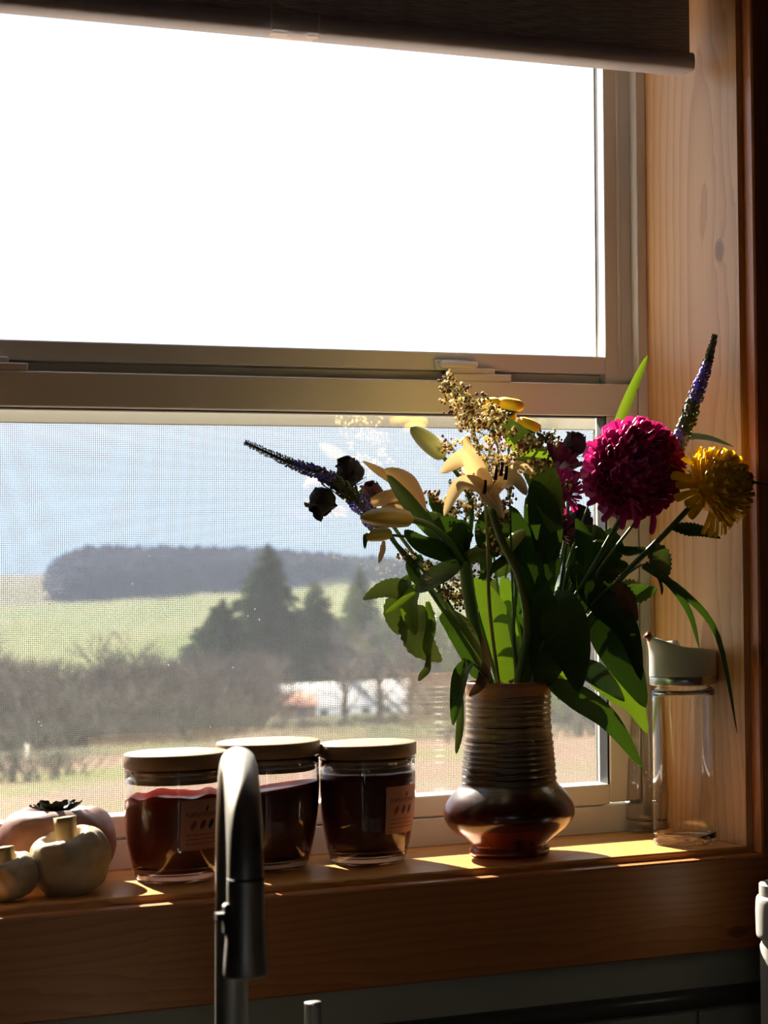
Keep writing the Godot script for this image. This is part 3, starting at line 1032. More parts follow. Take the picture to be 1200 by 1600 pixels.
func build_bottles() -> void:
	var p := on_sill(1070, 1317)
	var t := thing("oil_bottle", "straight clear glass bottle with pale grey pouring cap beside the jamb", "bottle", p)
	var st := begin()
	lathe(st, smooth([Vector2(0.0001, 0.0015), Vector2(0.026, 0.001), Vector2(0.0300, 0.0), Vector2(0.0322, 0.004), Vector2(0.0325, 0.020), Vector2(0.0325, 0.080), Vector2(0.0325, 0.148), Vector2(0.0315, 0.1555), Vector2(0.0275, 0.1590), Vector2(0.0265, 0.1620), Vector2(0.0245, 0.1625), Vector2(0.0245, 0.1590), Vector2(0.0285, 0.1540), Vector2(0.0303, 0.148), Vector2(0.0303, 0.080), Vector2(0.0302, 0.012), Vector2(0.027, 0.0085), Vector2(0.0001, 0.0070)], 3), 56)
	part(t, "glass_body", done(st), M["clear_glass"])
	st = begin()
	lathe(st, [Vector2(0.026, 0.1605), Vector2(0.0336, 0.1605), Vector2(0.0342, 0.1612), Vector2(0.0342, 0.1688), Vector2(0.0336, 0.1695), Vector2(0.026, 0.1695)], 56)
	part(t, "steel_ring", done(st), M["steel"])
	st = begin()
	st.set_smooth_group(0)
	var rows := []
	for j in 19:
		var row := PackedVector3Array()
		for i in 57:
			var a := TAU * (i % 56) / 56.0
			var c := cos(a)
			var crest := 0.1985 - 0.0035 * c + 0.0085 * pow(maxf(-c, 0.0), 3.0)
			var f := j / 12.0
			var r := 0.0345
			var y := lerpf(0.1697, crest, minf(f, 1.0))
			if j <= 12:
				r += 0.0035 * pow(maxf(-c, 0.0), 10.0) * smoothstep(0.55, 1.0, f)
				if j == 12:
					r -= 0.0006
			else:
				var g := (j - 12) / 6.0
				r = lerpf(r - 0.0012 + 0.0030 * pow(maxf(-c, 0.0), 10.0), 0.0001, g)
				y = crest - 0.0006 - 0.0060 * smoothstep(0.0, 0.5, g) - 0.002 * c * g
				if g >= 1.0:
					y = 0.1915
			row.append(Vector3(c * r, y, sin(a) * r))
		rows.append(row)
	grid(st, rows)
	var cap := part(t, "pouring_cap", done(st), M["cap_grey"])
	st = begin()
	tube(st, [Vector3(-0.0290, 0.203, 0.0), Vector3(-0.0350, 0.2075, 0.0), Vector3(-0.0395, 0.2115, 0.0)], 0.0036, 0.0042, 14)
	tube(st, [Vector3(-0.0390, 0.2110, 0.0), Vector3(-0.0405, 0.2125, 0.0)], 0.0050, 0.0046, 14)
	part(cap, "spout", done(st), M["copper"])
	p = on_sill(1013, 1297)
	t = thing("flask", "tall conical clear glass flask with embossed grapes behind the capped bottle", "bottle", p)
	st = begin()
	lathe(st, smooth([Vector2(0.0001, 0.004), Vector2(0.020, 0.002), Vector2(0.0240, 0.0), Vector2(0.0258, 0.004), Vector2(0.0255, 0.020), Vector2(0.0225, 0.070), Vector2(0.0182, 0.120), Vector2(0.0135, 0.165), Vector2(0.0113, 0.200), Vector2(0.0108, 0.245), Vector2(0.0125, 0.252), Vector2(0.0123, 0.257), Vector2(0.0095, 0.257), Vector2(0.0088, 0.245), Vector2(0.0092, 0.200), Vector2(0.0113, 0.165), Vector2(0.0160, 0.120), Vector2(0.0202, 0.070), Vector2(0.0230, 0.022), Vector2(0.021, 0.012), Vector2(0.0001, 0.010)], 3), 48)
	part(t, "glass_body", done(st), M["clear_glass"])
	st = begin()
	var toward := atan2(EYE.z - p.z, EYE.x - p.x)
	for g: Vector2 in [Vector2(-0.3, 0.062), Vector2(0.02, 0.064), Vector2(0.34, 0.062), Vector2(-0.15, 0.056), Vector2(0.18, 0.056), Vector2(-0.02, 0.049), Vector2(0.3, 0.050), Vector2(0.12, 0.043)]:
		var a := toward - g.x - 0.2
		ball(st, Vector3(cos(a) * 0.0232, g.y, sin(a) * 0.0232), Vector3(0.0024, 0.0024, 0.0024), 10, 8)
	part(t, "embossed_grapes", done(st), M["clear_glass"])

func build_faucet() -> void:
	var a := at(362, 1500, 0.50)
	var b := at(384, 1330, 0.68)
	var apex := at(376, 1194, 0.59)
	var t := thing("faucet", "brushed steel pull-down kitchen faucet arching up in front of the candles", "faucet", Vector3(a.x, 0.90, 0.50))
	var o := t.position
	var st := begin()
	lathe(st, [Vector2(0.0001, 0.0), Vector2(0.030, 0.0), Vector2(0.031, 0.003), Vector2(0.029, 0.006), Vector2(0.0215, 0.008), Vector2(0.0205, 0.05), Vector2(0.0170, 0.056), Vector2(0.0125, 0.058)], 40)
	part(t, "base", done(st), M["brushed_steel"])
	var hi := apex.y - 0.09
	var path := [Vector3(0, 0.05, 0), Vector3(0, (hi - o.y) * 0.4, 0), Vector3(0, (hi - o.y) * 0.8, 0)]
	var shift := b.x - o.x
	for k in 19:
		var g := PI * k / 18.0
		path.append(Vector3(shift * (1.0 - cos(g)) * 0.5, hi - o.y + sin(g) * 0.09, 0.09 - cos(g) * 0.09))
	var seam := at(384, 1373, 0.68).y - o.y
	path.append(Vector3(shift, lerpf(hi - o.y, seam, 0.5), 0.18))
	path.append(Vector3(shift, seam, 0.18))
	st = begin()
	tube(st, path, 0.0122, 0.0120, 28)
	part(t, "spout_tube", done(st), M["brushed_steel"])
	var end := at(388, 1524, 0.68).y - o.y
	part(t, "seam", tube_mesh([Vector3(shift, seam + 0.0004, 0.18), Vector3(shift, seam, 0.18), Vector3(shift, seam - 0.0004, 0.18)], 0.01235, 0.01235, 28), M["rubber"])
	var head := part(t, "spray_head", null, M["brushed_steel"], Transform3D(Basis(), Vector3(shift, end, 0.18)))
	var l := seam - end
	st = begin()
	lathe(st, smooth([Vector2(0.0130, 0.0012), Vector2(0.0138, 0.0), Vector2(0.0145, 0.001), Vector2(0.0143, l * 0.15), Vector2(0.0129, l * 0.45), Vector2(0.0123, l * 0.75), Vector2(0.0123, l - 0.0015), Vector2(0.0112, l - 0.0004)], 4), 40)
	head.mesh = done(st)
	st = begin()
	lathe(st, [Vector2(0.0001, 0.0020), Vector2(0.0132, 0.0016)], 24)
	for k in 14:
		var g := TAU * k / 14.0
		ball(st, Vector3(cos(g) * 0.0095, 0.0012, sin(g) * 0.0095), Vector3(0.0011, 0.0016, 0.0011), 6, 4)
	part(head, "nozzle_plate", done(st), M["rubber"])
	st = begin()
	block(st, Vector3(-0.0150, l * 0.44, -0.0045), Vector3(-0.0105, l * 0.76, 0.0045), 0.0015)
	prism(st, PackedVector2Array([Vector2(-0.0200, -0.0035), Vector2(-0.0140, -0.0040), Vector2(-0.0140, 0.0040), Vector2(-0.0200, 0.0035)]), l * 0.60, l * 0.67)
	part(head, "spray_button", done(st), M["rubber"])
	# lever at the side
	var v := at(489, 1566, 0.50) - o
	st = begin()
	tube(st, smooth([Vector3(0.018, 0.030, 0), Vector3(v.x * 0.7, 0.030, 0), Vector3(v.x, 0.040, 0.0)], 4), 0.0105, 0.0095, 18)
	tube(st, [Vector3(v.x, 0.030, 0), Vector3(v.x, v.y - 0.002, 0), Vector3(v.x, v.y, 0)], 0.0060, 0.0064, 18)
	part(t, "lever", done(st), M["brushed_steel"])

func build_dispenser() -> void:
	var e := at(1193, 1500, 0.30)
	var t := thing("soap_bottle", "white plastic bottle just entering the frame at the lower right edge", "bottle", Vector3(e.x + 0.031, 0.90, 0.30))
	var h1 := at(1190, 1470, 0.30).y - 0.90
	var h2 := at(1190, 1402, 0.30).y - 0.90
	var h3 := at(1190, 1383, 0.30).y - 0.90
	var st := begin()
	lathe(st, [Vector2(0.0001, 0.0), Vector2(0.029, 0.0), Vector2(0.031, 0.003), Vector2(0.031, h1 - 0.006), Vector2(0.028, h1)], 40)
	part(t, "body", done(st), M["white_plastic"])
	st = begin()
	lathe(st, smooth([Vector2(0.028, h1), Vector2(0.0335, h1 + 0.002), Vector2(0.0345, h1 + 0.010), Vector2(0.0345, h2 - 0.006), Vector2(0.0320, h2), Vector2(0.024, h2 + 0.001)], 3), 40)
	part(t, "cap", done(st), M["white_plastic"])
	st = begin()
	var prof := []
	for k in 13:
		prof.append(Vector2(0.0305 + 0.0008 * (k % 2), lerpf(h2, h3, k / 12.0)))
	prof.append(Vector2(0.0001, h3 + 0.001))
	lathe(st, prof, 40)
	part(t, "ribbed_neck", done(st), M["cap_grey"])

# ---------------------------------------------------------------- the bouquet
const MOUTH := Vector3(0.189, 1.269, 0.0925)

func line(pts: Array, per := 6) -> Array:                # [column, row, z] triples to a smooth path
	var out := []
	for p: Array in pts:
		out.append(at(p[0], p[1], p[2]))
	return smooth(out, per)

func sprig(called: String, label: String, category: String, stem: Array, r0: float, r1: float, group := "", m := "stem") -> Node3D:   # a stem that starts inside the vase
	var t := thing(called, label, category, MOUTH, group)
	var path := []
	if stem.size() > 0:
		var first := at(stem[0][0], stem[0][1], stem[0][2])
		var off := first - MOUTH
		path.append(MOUTH + Vector3(off.x * -0.35, -0.12, off.z * -0.35))
		path.append(MOUTH + Vector3(off.x * 0.35, -0.05, off.z * 0.35))
		for p: Array in stem:
			path.append(at(p[0], p[1], p[2]))
		stalk(t, smooth(path, 5), r0, r1, m)
	return t

func local(t: Node3D, path: Array) -> Array:
	var out := []
	for p: Vector3 in path:
		out.append(p - t.position)
	return out

func stalk(t: Node3D, path: Array, r0: float, r1: float, m := "stem", called := "stem") -> MeshInstance3D:
	return part(t, called, tube_mesh(local(t, path), r0, r1, 8), M[m])

func leaf(t: Node3D, pts: Array, wide: float, m: String, shape := 0, fold := 0.25, roll := 0.0, tooth := 0.0, wave := 0.05, called := "leaf", twist := 0.0) -> MeshInstance3D:   # wide: pixels across
	var path := line(pts, 9 if tooth > 0.0 else 5 if pts.size() > 2 else 8)
	var mid: Vector3 = path[path.size() / 2]
	var half := wide * 0.5 * pxm(mid)
	var t0: Vector3 = (path[-1] - path[0]).normalized()
	var face := (EYE - mid).normalized().rotated(t0, roll)
	var w: Callable = [w_leaf(half), w_lance(half), w_grass(half), w_spoon(half)][shape]
	var st := begin()
	blade(st, local(t, path), w, face, fold, wave, tooth, 6, twist)
	return part(t, called, done(st), M[m])

func petal_mesh(l: float, w: float, curl: float, cup: float) -> ArrayMesh:   # along +y, curling towards +z
	var spine := []
	for f: float in [0.0, 0.25, 0.5, 0.7, 0.84, 0.93, 0.98, 1.0]:
		spine.append(Vector3(0, l * f, curl * l * f * f))
	var st := begin()
	blade(st, spine, w_spoon(w), Vector3.BACK, cup, 0.0, 0.0, 4)
	return done(st)

func mum(t: Node3D, c: Vector3, axis: Vector3, r: float, n: int, l: float, w: float, m: String, reach := 1.9, seed_ := 1, curl := 0.5) -> void:
	rng.seed = seed_
	axis = axis.normalized()
	var side := axis.cross(Vector3(0.2, 0.9, 0.1)).normalized()
	var other := axis.cross(side)
	var kinds := [petal_mesh(l, w, curl, 0.55), petal_mesh(l * 0.92, w * 0.9, curl * 1.3, 0.7), petal_mesh(l * 1.05, w * 1.08, curl * 0.7, 0.45)]
	var flat := petal_mesh(l * 1.25, w * 1.25, -0.25, 0.35)
	for k in n:
		var f := (k + 0.5) / n
		var phi := reach * sqrt(f)
		var a := k * 2.39996 + rng.randf_range(-0.12, 0.12)
		var out := (side * cos(a) + other * sin(a))
		var d := (axis * cos(phi) + out * sin(phi)).normalized()
		var inward := (axis * sin(phi) - out * cos(phi)).normalized()
		if phi > 1.5:
			d = (d + Vector3(0, -0.35 * (phi - 1.4), 0)).normalized()
		d = (d + Vector3(rng.randfn(), rng.randfn(), rng.randfn()) * 0.06).normalized()
		inward = (inward - d * inward.dot(d)).normalized()
		var x := d.cross(inward)
		var s := (0.72 + 0.28 * minf(1.0, phi / 1.0)) * rng.randf_range(0.92, 1.08)
		var b := Basis(x, d, inward)
		if phi > 1.0:
			b = b * Basis(Vector3.UP, rng.randf_range(-0.5, 0.5))
		var base := c + d * maxf(r - l * s, 0.0) - axis * r * 0.15
		part(t, "petal", flat if phi > reach * 0.94 else kinds[k % 3], M[m], Transform3D(b.scaled_local(Vector3(s, s, s)), base - t.position))
	var st := begin()
	ball(st, c - axis * r * 0.1 - t.position, Vector3.ONE * maxf(r - l * 0.8, r * 0.3), 14, 10)
	part(t, "heart", done(st), M[m])

func rose(t: Node3D, c: Vector3, axis: Vector3, r: float, seed_: int, m := "dry_rose") -> void:
	rng.seed = seed_
	axis = axis.normalized()
	var side := axis.cross(Vector3(0.3, 0.2, 0.9)).normalized()
	var other := axis.cross(side)
	var head := Node3D.new()
	head.name = "flower_head"
	head.position = c - t.position
	t.add_child(head)
	for k in 11:
		var a := k * 2.4
		var f := k / 10.0
		var out := side * cos(a) + other * sin(a)
		var rr := r * (0.35 + 0.6 * f)
		var top := axis * r * rng.randf_range(0.55, 1.0)
		var st := begin()
		var spine := smooth([axis * -r * 0.95, axis * -r * 0.55 + out * rr * 0.85, out * rr + axis * 0.05 * r, out * rr * 0.8 + top * 0.75, out * rr * rng.randf_range(0.75, 1.1) + top], 4)
		blade(st, spine, w_leaf(r * 0.75), out, -0.55, 0.22, 0.0, 6)
		part(head, "petal", done(st), M[m])
	var st2 := begin()
	ball(st2, axis * -0.1 * r, Vector3(r * 0.55, r * 0.7, r * 0.55), 12, 8)
	part(head, "bud", done(st2), M[m])
	for k in 5:
		var a := k * TAU / 5.0
		var out := side * cos(a) + other * sin(a)
		var st := begin()
		blade(st, smooth([axis * -r, axis * -r * 0.9 + out * r * 0.6, axis * -r * rng.randf_range(0.4, 1.3) + out * r * rng.randf_range(1.0, 1.4)], 4), w_lance(r * 0.12), axis, 0.2)
		part(head, "sepal", done(st), M["leaf_dark"])

func bud(t: Node3D, pts: Array, half_px: float, m: String) -> void:
	var path := local(t, line(pts, 6))
	var mid: Vector3 = path[path.size() / 2]
	var r := half_px * pxm(mid + t.position)
	var st := begin()
	st.set_smooth_group(0)
	var rows := []
	var n := path.size()
	for j in n:
		var f := j / (n - 1.0)
		var ax: Vector3 = (path[mini(j + 1, n - 1)] - path[maxi(j - 1, 0)]).normalized()
		var side := ax.cross(Vector3(0.1, 0.2, 0.95)).normalized()
		var other := ax.cross(side)
		var rr := r * pow(sin(PI * clampf(0.13 + 0.87 * f, 0.0, 0.995)), 0.62) * (1.0 if j < n - 1 else 0.15)
		if j == 0:
			rr *= 0.7
		var row := PackedVector3Array()
		for i in 25:
			var a := TAU * (i % 24) / 24.0
			var k := rr * (1.0 + 0.07 * cos(a * 3.0) + 0.03 * cos(a * 6.0 + 1.0))
			row.append(path[j] + (side * cos(a) + other * sin(a)) * k)
		rows.append(row)
	grid(st, rows, true)
	part(t, "bud", done(st), M[m])

func spike(t: Node3D, path: Array, r: float, seed_: int) -> void:   # a speedwell spike: calyxes all along, violet florets in two zones
	rng.seed = seed_
	var a := begin()
	var b := begin()
	a.set_smooth_group(-1)
	b.set_smooth_group(-1)
	var p := local(t, path)
	var n := p.size()
	for k in 700:
		var f := pow((k + 0.5) / 700.0, 0.9)
		var fj := f * (n - 1)
		var c: Vector3 = (p[int(fj)] as Vector3).lerp(p[mini(int(fj) + 1, n - 1)], fj - int(fj))
		var ax: Vector3 = (p[mini(int(fj) + 1, n - 1)] - p[int(fj)]).normalized()
		var side := ax.cross(Vector3(0.2, 0.1, 0.97)).normalized()
		var ang := k * 2.39996
		var out := side * cos(ang) + ax.cross(side) * sin(ang)
		var rr := r * (1.0 - 0.72 * pow(f, 1.3))
		var flower: bool = (f < 0.20 or (f > 0.42 and f < 0.72)) and rng.randf() < 0.75
		var base := c + out * rr * 0.45
		var tip := c + out * rr * rng.randf_range(0.7, 1.25) + ax * rr * 0.35
		var wv := ax.cross(out).normalized() * rr * (0.30 if flower else 0.22)
		var up := ax * rr * 0.26
		var st := b if flower else a
		for q: Array in [[base, tip + wv, tip + up], [base, tip + up, tip - wv], [base, tip - wv, tip - up], [base, tip - up, tip + wv], [tip + wv, tip - up, tip - wv], [tip + wv, tip - wv, tip + up]]:
			for v: Vector3 in q:
				vtx(st, v, Vector2.ZERO)
	tube(a, p, r * 0.42, r * 0.12, 7)
	stuff(part(t, "calyxes", done(a), M["spike_green"]))
	stuff(part(t, "florets", done(b), M["violet"]))

func seeds(t: Node3D, pts: Array, n: int, spread: float, seed_: int, pale := 0.5) -> void:   # a plume of dried goldenrod along a line; spread in pixels
	rng.seed = seed_
	var path := line(pts, 6)
	stalk(t, path, 0.0009, 0.0005, "stem_light", "branch")
	var a := begin()
	var b := begin()
	var c := begin()
	var m := path.size()
	n = int(n * 1.7)
	var clump := Vector3.ZERO
	var last := Vector3.ZERO
	for k in n:
		var f := rng.randf()
		var fj := f * (m - 1)
		var p: Vector3 = (path[int(fj)] as Vector3).lerp(path[mini(int(fj) + 1, m - 1)], fj - int(fj))
		var s := spread * pxm(p) * (1.0 - 0.5 * f)
		if k % 7 == 0:
			clump = Vector3(rng.randfn() * s * 0.5, rng.randfn() * s * 0.38, rng.randfn() * s * 0.5)
		else:
			p = last
		var last_p := p
		last = last_p
		var q := p + clump + Vector3(rng.randfn(), rng.randfn(), rng.randfn()) * 0.0026
		var r := rng.randf_range(0.0012, 0.0022)
		if k % 4 == 0:
			tube(c, [p - t.position, q - t.position], 0.00035, 0.0003, 3, false)
		if rng.randf() < pale:
			ball(b, q - t.position, Vector3(r, r * 1.1, r), 6, 4)
			ball(a, q - t.position + Vector3(r * 0.5, -r * 0.9, r * 0.6), Vector3.ONE * r * 0.62, 5, 4)
		else:
			ball(a, q - t.position, Vector3.ONE * r * 0.85, 6, 4)
	for o: Array in [["seed_heads", a, "seed_dark"], ["seed_fluff", b, "seed_pale"], ["twigs", c, "stem_light"]]:
		stuff(part(t, o[0], done(o[1]), M[o[2]]))

func button(t: Node3D, px: float, py: float, z: float, r: float, tilt: Vector3) -> void:
	var c := at(px, py, z) - t.position
	var up := tilt.normalized()
	var side := up.cross(Vector3(0.1, 0.1, 1)).normalized()
	var b := Basis(side, up, side.cross(up))
	var st := begin()
	lathe(st, [Vector2(0.0001, -0.35 * r), Vector2(r * 0.75, -0.3 * r), Vector2(r * 0.98, -0.05 * r), Vector2(r, 0.15 * r), Vector2(r * 0.9, 0.42 * r), Vector2(r * 0.55, 0.56 * r), Vector2(r * 0.2, 0.50 * r), Vector2(0.0001, 0.47 * r)], 28, 0.03)
	part(t, "flower_head", done(st), M["button_yellow"], Transform3D(b, c))
	st = begin()
	lathe(st, [Vector2(0.0001, -0.9 * r), Vector2(r * 0.18, -0.85 * r), Vector2(r * 0.55, -0.45 * r), Vector2(r * 0.72, -0.28 * r), Vector2(r * 0.5, -0.2 * r)], 20)
	part(t, "calyx", done(st), M["leaf_dark"], Transform3D(b, c))

func build_flowers() -> void:
	var t: Node3D
	# lily with yellow buds, its leaves spread like a star
	t = sprig("lily", "lily stem with a withered cream bloom, a fat ochre bud and fanned narrow leaves", "flower", [[763, 1072, 0.085], [745, 1000, 0.095], [733, 930, 0.105], [726, 876, 0.11]], 0.0052, 0.0066)
	stalk(t, line([[725, 880, 0.11], [700, 846, 0.125], [672, 822, 0.13], [641, 811, 0.13]]), 0.0040, 0.0036)
	bud(t, [[644, 812, 0.13], [604, 809, 0.132], [563, 809, 0.134]], 15.5, "bud_ochre")
	stalk(t, line([[725, 880, 0.11], [706, 850, 0.10], [690, 828, 0.09], [660, 795, 0.085]]), 0.0042, 0.0032)
	stalk(t, line([[727, 876, 0.11], [737, 800, 0.125], [724, 755, 0.135], [691, 712, 0.14]]), 0.0026, 0.0022)
	bud(t, [[693, 714, 0.14], [668, 690, 0.142], [641, 667, 0.144]], 15.0, "bud_green")
	stalk(t, line([[700, 846, 0.12], [660, 840, 0.12], [630, 838, 0.12], [612, 836, 0.12]]), 0.0016, 0.0014)
	bud(t, [[612, 834, 0.12], [590, 836, 0.12], [570, 842, 0.12]], 10.5, "bud_pale")
	leaf(t, [[582, 840, 0.12], [572, 838, 0.121], [570, 858, 0.122]], 9, "leaf_dark")
	leaf(t, [[600, 845, 0.12], [598, 862, 0.12], [592, 880, 0.12]], 9, "petal_wilt", 1, 0.3, 0.4, 0.0, 0.2, "petal")
	for q: Array in [[[[664, 798, 0.085], [635, 770, 0.082], [598, 742, 0.08], [566, 721, 0.082]], 17, 0.5], [[[662, 798, 0.088], [648, 765, 0.09], [628, 742, 0.094], [600, 733, 0.098]], 26, -0.3], [[[662, 800, 0.09], [632, 778, 0.096], [600, 780, 0.10], [568, 792, 0.10]], 25, 0.2], [[[664, 800, 0.09], [645, 790, 0.10], [620, 790, 0.104], [594, 795, 0.10]], 20, -0.4], [[[664, 800, 0.08], [642, 765, 0.074], [632, 772, 0.07], [640, 800, 0.07]], 16, 0.3]]:
		leaf(t, q[0], q[1], "petal_wilt", 1, 0.5, q[2], 0.0, 0.16, "petal")
	for q: Array in [[[[719, 872, 0.11], [668, 822, 0.115], [632, 778, 0.118], [605, 742, 0.12]], 25, "leaf_mid", 0.3, 0.2], [[[716, 874, 0.112], [690, 862, 0.12], [655, 846, 0.125], [632, 828, 0.125]], 30, "leaf_dark", 0.3, -0.3], [[[718, 870, 0.11], [700, 838, 0.10], [684, 815, 0.095], [672, 800, 0.09]], 30, "leaf_mid", 0.3, 0.5],
			[[[722, 868, 0.112], [712, 845, 0.118], [700, 826, 0.12], [678, 814, 0.122]], 44, "leaf_dark", 0.4, 0.3], [[[724, 868, 0.112], [728, 845, 0.12], [730, 828, 0.124], [716, 812, 0.12]], 26, "leaf_dark", 0.4, -0.6], [[[719, 880, 0.112], [696, 894, 0.12], [670, 910, 0.125], [648, 924, 0.12]], 35, "leaf_gloss", 0.25, 0.5], [[[726, 874, 0.112], [744, 866, 0.125], [760, 876, 0.13], [754, 908, 0.128]], 24, "leaf_mid", 0.4, 0.3],
			[[[648, 926, 0.12], [632, 936, 0.12], [617, 948, 0.122], [602, 958, 0.12]], 9, "leaf_lime", 0.2, 0.2], [[[716, 865, 0.11], [694, 820, 0.08], [680, 792, 0.075], [670, 770, 0.07]], 26, "leaf_dark", 0.3, 0.8], [[[690, 958, 0.10], [716, 978, 0.11], [735, 1015, 0.112], [745, 1062, 0.11]], 42, "leaf_mid", 0.3, 0.3], [[[742, 980, 0.095], [752, 1015, 0.1], [757, 1045, 0.1], [760, 1078, 0.1]], 26, "leaf_brown", 0.5, 0.3], [[[752, 1030, 0.11], [757, 1055, 0.12], [750, 1072, 0.125], [733, 1088, 0.128]], 18, "leaf_brown", 0.6, 0.2]]:
		leaf(t, q[0], q[1], q[2], 1, q[3], q[4], 0.0, 0.06)
	# open lily
	t = sprig("lily", "open cream lily in the middle of the bouquet with six curling petals and dark stamens", "flower", [[808, 1072, 0.10], [824, 985, 0.12], [812, 905, 0.15], [784, 845, 0.178], [767, 793, 0.197]], 0.0046, 0.0040)
	var heart := [767, 778, 0.205]
	for q: Array in [[[heart, [752, 742, 0.215], [725, 713, 0.218], [688, 740, 0.225]], 36, -0.5], [[heart, [742, 758, 0.220], [716, 762, 0.228], [694, 806, 0.235]], 25, 0.4], [[heart, [780, 748, 0.210], [808, 727, 0.208], [838, 741, 0.212]], 23, 0.5], [[heart, [786, 756, 0.220], [806, 752, 0.225], [823, 774, 0.230]], 25, -0.5], [[heart, [768, 765, 0.220], [776, 785, 0.228], [787, 810, 0.230]], 17, 0.2], [[heart, [742, 735, 0.195], [732, 706, 0.188], [727, 682, 0.182]], 20, 0.3], [[heart, [755, 770, 0.222], [765, 785, 0.226], [777, 794, 0.228]], 14, -0.4]]:
		leaf(t, q[0], q[1], "petal_cream", 1, 0.55, q[2], 0.0, 0.08, "petal")
	for q: Array in [[[heart, [772, 755, 0.225], [784, 732, 0.235]], 5], [[heart, [760, 768, 0.225], [758, 760, 0.235]], 3], [[heart, [778, 745, 0.225], [791, 738, 0.235]], 4], [[heart, [768, 768, 0.228], [775, 738, 0.240]], 3]]:
		var s := stalk(t, line(q[0]), 0.0007, 0.0006, "petal_cream", "stamen")
		var e: Vector3 = at(q[0][2][0], q[0][2][1], q[0][2][2]) - t.position
		part(s, "anther", tube_mesh([e + Vector3(-0.001, -0.007, 0), e, e + Vector3(0.0004, 0.006, 0)], 0.0018, 0.0014, 8), M["anther"])
	for q: Array in [[[[768, 870, 0.115], [768, 838, 0.125], [772, 812, 0.128], [774, 786, 0.125]], 54, "leaf_dark", 0.0], [[[838, 965, 0.11], [828, 900, 0.12], [812, 845, 0.122], [798, 790, 0.118]], 48, "leaf_dark", 0.2], [[[850, 960, 0.10], [848, 890, 0.105], [840, 830, 0.11], [826, 770, 0.11]], 46, "leaf_dark", -0.2], [[[868, 830, 0.14], [852, 760, 0.147], [822, 700, 0.15], [770, 645, 0.152]], 50, "leaf_lime", 0.1], [[[858, 880, 0.12], [854, 830, 0.135], [846, 790, 0.145], [832, 750, 0.15]], 52, "leaf_dark", 0.1],
			[[[812, 1074, 0.075], [782, 1010, 0.066], [762, 950, 0.062], [742, 902, 0.062]], 62, "leaf_lime", -0.15], [[[818, 1074, 0.072], [816, 1015, 0.062], [806, 960, 0.058], [784, 900, 0.056]], 50, "leaf_lime", 0.2], [[[830, 1074, 0.10], [830, 990, 0.105], [818, 920, 0.108], [800, 852, 0.11]], 34, "leaf_mid", 0.2], [[[842, 1074, 0.10], [846, 1000, 0.115], [850, 940, 0.12], [842, 890, 0.12]], 40, "leaf_dark", -0.3], [[[800, 840, 0.12], [792, 870, 0.13], [775, 885, 0.132], [752, 905, 0.13]], 16, "leaf_dark", 0.4]]:
		leaf(t, q[0], q[1], q[2], 1, 0.22, q[3], 0.0, 0.05)
	bud(t, [[784, 868, 0.125], [800, 845, 0.13], [822, 828, 0.132]], 11.0, "bud_green")
	t = sprig("foliage_stem", "stem with small leaves at the back of the bouquet against the window", "leaves", [[800, 1074, 0.05], [790, 980, 0.03], [775, 900, 0.025], [770, 840, 0.025]], 0.0018, 0.0014)
	for g: Array in [[[[792, 985, 0.03], [775, 970, 0.025], [758, 968, 0.022], [742, 978, 0.022]], 26], [[[788, 960, 0.028], [805, 945, 0.024], [822, 946, 0.022], [836, 958, 0.022]], 24], [[[796, 1010, 0.035], [815, 1000, 0.028], [828, 1005, 0.026], [838, 1020, 0.026]], 22], [[[780, 930, 0.026], [764, 915, 0.022], [748, 915, 0.02], [735, 925, 0.02]], 24], [[[798, 1030, 0.04], [780, 1020, 0.032], [766, 1024, 0.03], [757, 1038, 0.03]], 20], [[[776, 900, 0.025], [792, 885, 0.022], [806, 884, 0.02], [820, 892, 0.02]], 22], [[[773, 870, 0.025], [760, 858, 0.022], [748, 858, 0.02], [738, 866, 0.02]], 20]]:
		leaf(t, g[0], g[1], "leaf_olive", 0, 0.3, 0.2, 0.1, 0.1)
	for g: Array in [[[800, 1074, 0.05], [776, 1000, 0.035], [760, 930, 0.03], [752, 860, 0.03]], [[806, 1074, 0.05], [806, 990, 0.035], [812, 920, 0.03], [826, 850, 0.03]], [[803, 1074, 0.05], [790, 1000, 0.03], [786, 930, 0.025], [798, 860, 0.025]]]:
		stalk(t, line(g), 0.0016, 0.0012)
	# big dark leaves leaning out to the right
	t = sprig("foliage_stem", "stem of broad dark leaves hanging out to the right over the vase rim", "leaves", [[842, 1072, 0.115], [862, 1010, 0.12], [880, 930, 0.12], [890, 880, 0.115]], 0.0032, 0.0022)
	for q: Array in [[[[866, 930, 0.125], [880, 965, 0.15], [896, 1020, 0.165], [904, 1082, 0.17]], 74, "leaf_dark", 0.2], [[[893, 884, 0.12], [935, 935, 0.14], [980, 985, 0.15], [1002, 1064, 0.155]], 46, "leaf_dark", -0.2], [[[922, 962, 0.12], [955, 1000, 0.135], [985, 1052, 0.14], [1009, 1106, 0.14]], 58, "leaf_dark", 0.15], [[[896, 1040, 0.13], [925, 1048, 0.14], [950, 1068, 0.145], [976, 1096, 0.146]], 36, "leaf_gloss", 0.3], [[[915, 1048, 0.105], [955, 1074, 0.10], [988, 1098, 0.098], [1012, 1146, 0.096]], 40, "leaf_lime", -0.2], [[[858, 1066, 0.12], [905, 1090, 0.14], [955, 1128, 0.15], [1004, 1200, 0.155]], 40, "leaf_mid", 0.25], [[[846, 1068, 0.10], [868, 1050, 0.09], [884, 1062, 0.085], [872, 1094, 0.085]], 34, "leaf_lime", 0.2], [[[844, 1070, 0.12], [858, 1040, 0.135], [874, 1018, 0.138], [890, 1008, 0.135]], 46, "leaf_dark", -0.2]]:
		leaf(t, q[0], q[1], q[2], 0, 0.18, q[3], 0.0, 0.06)
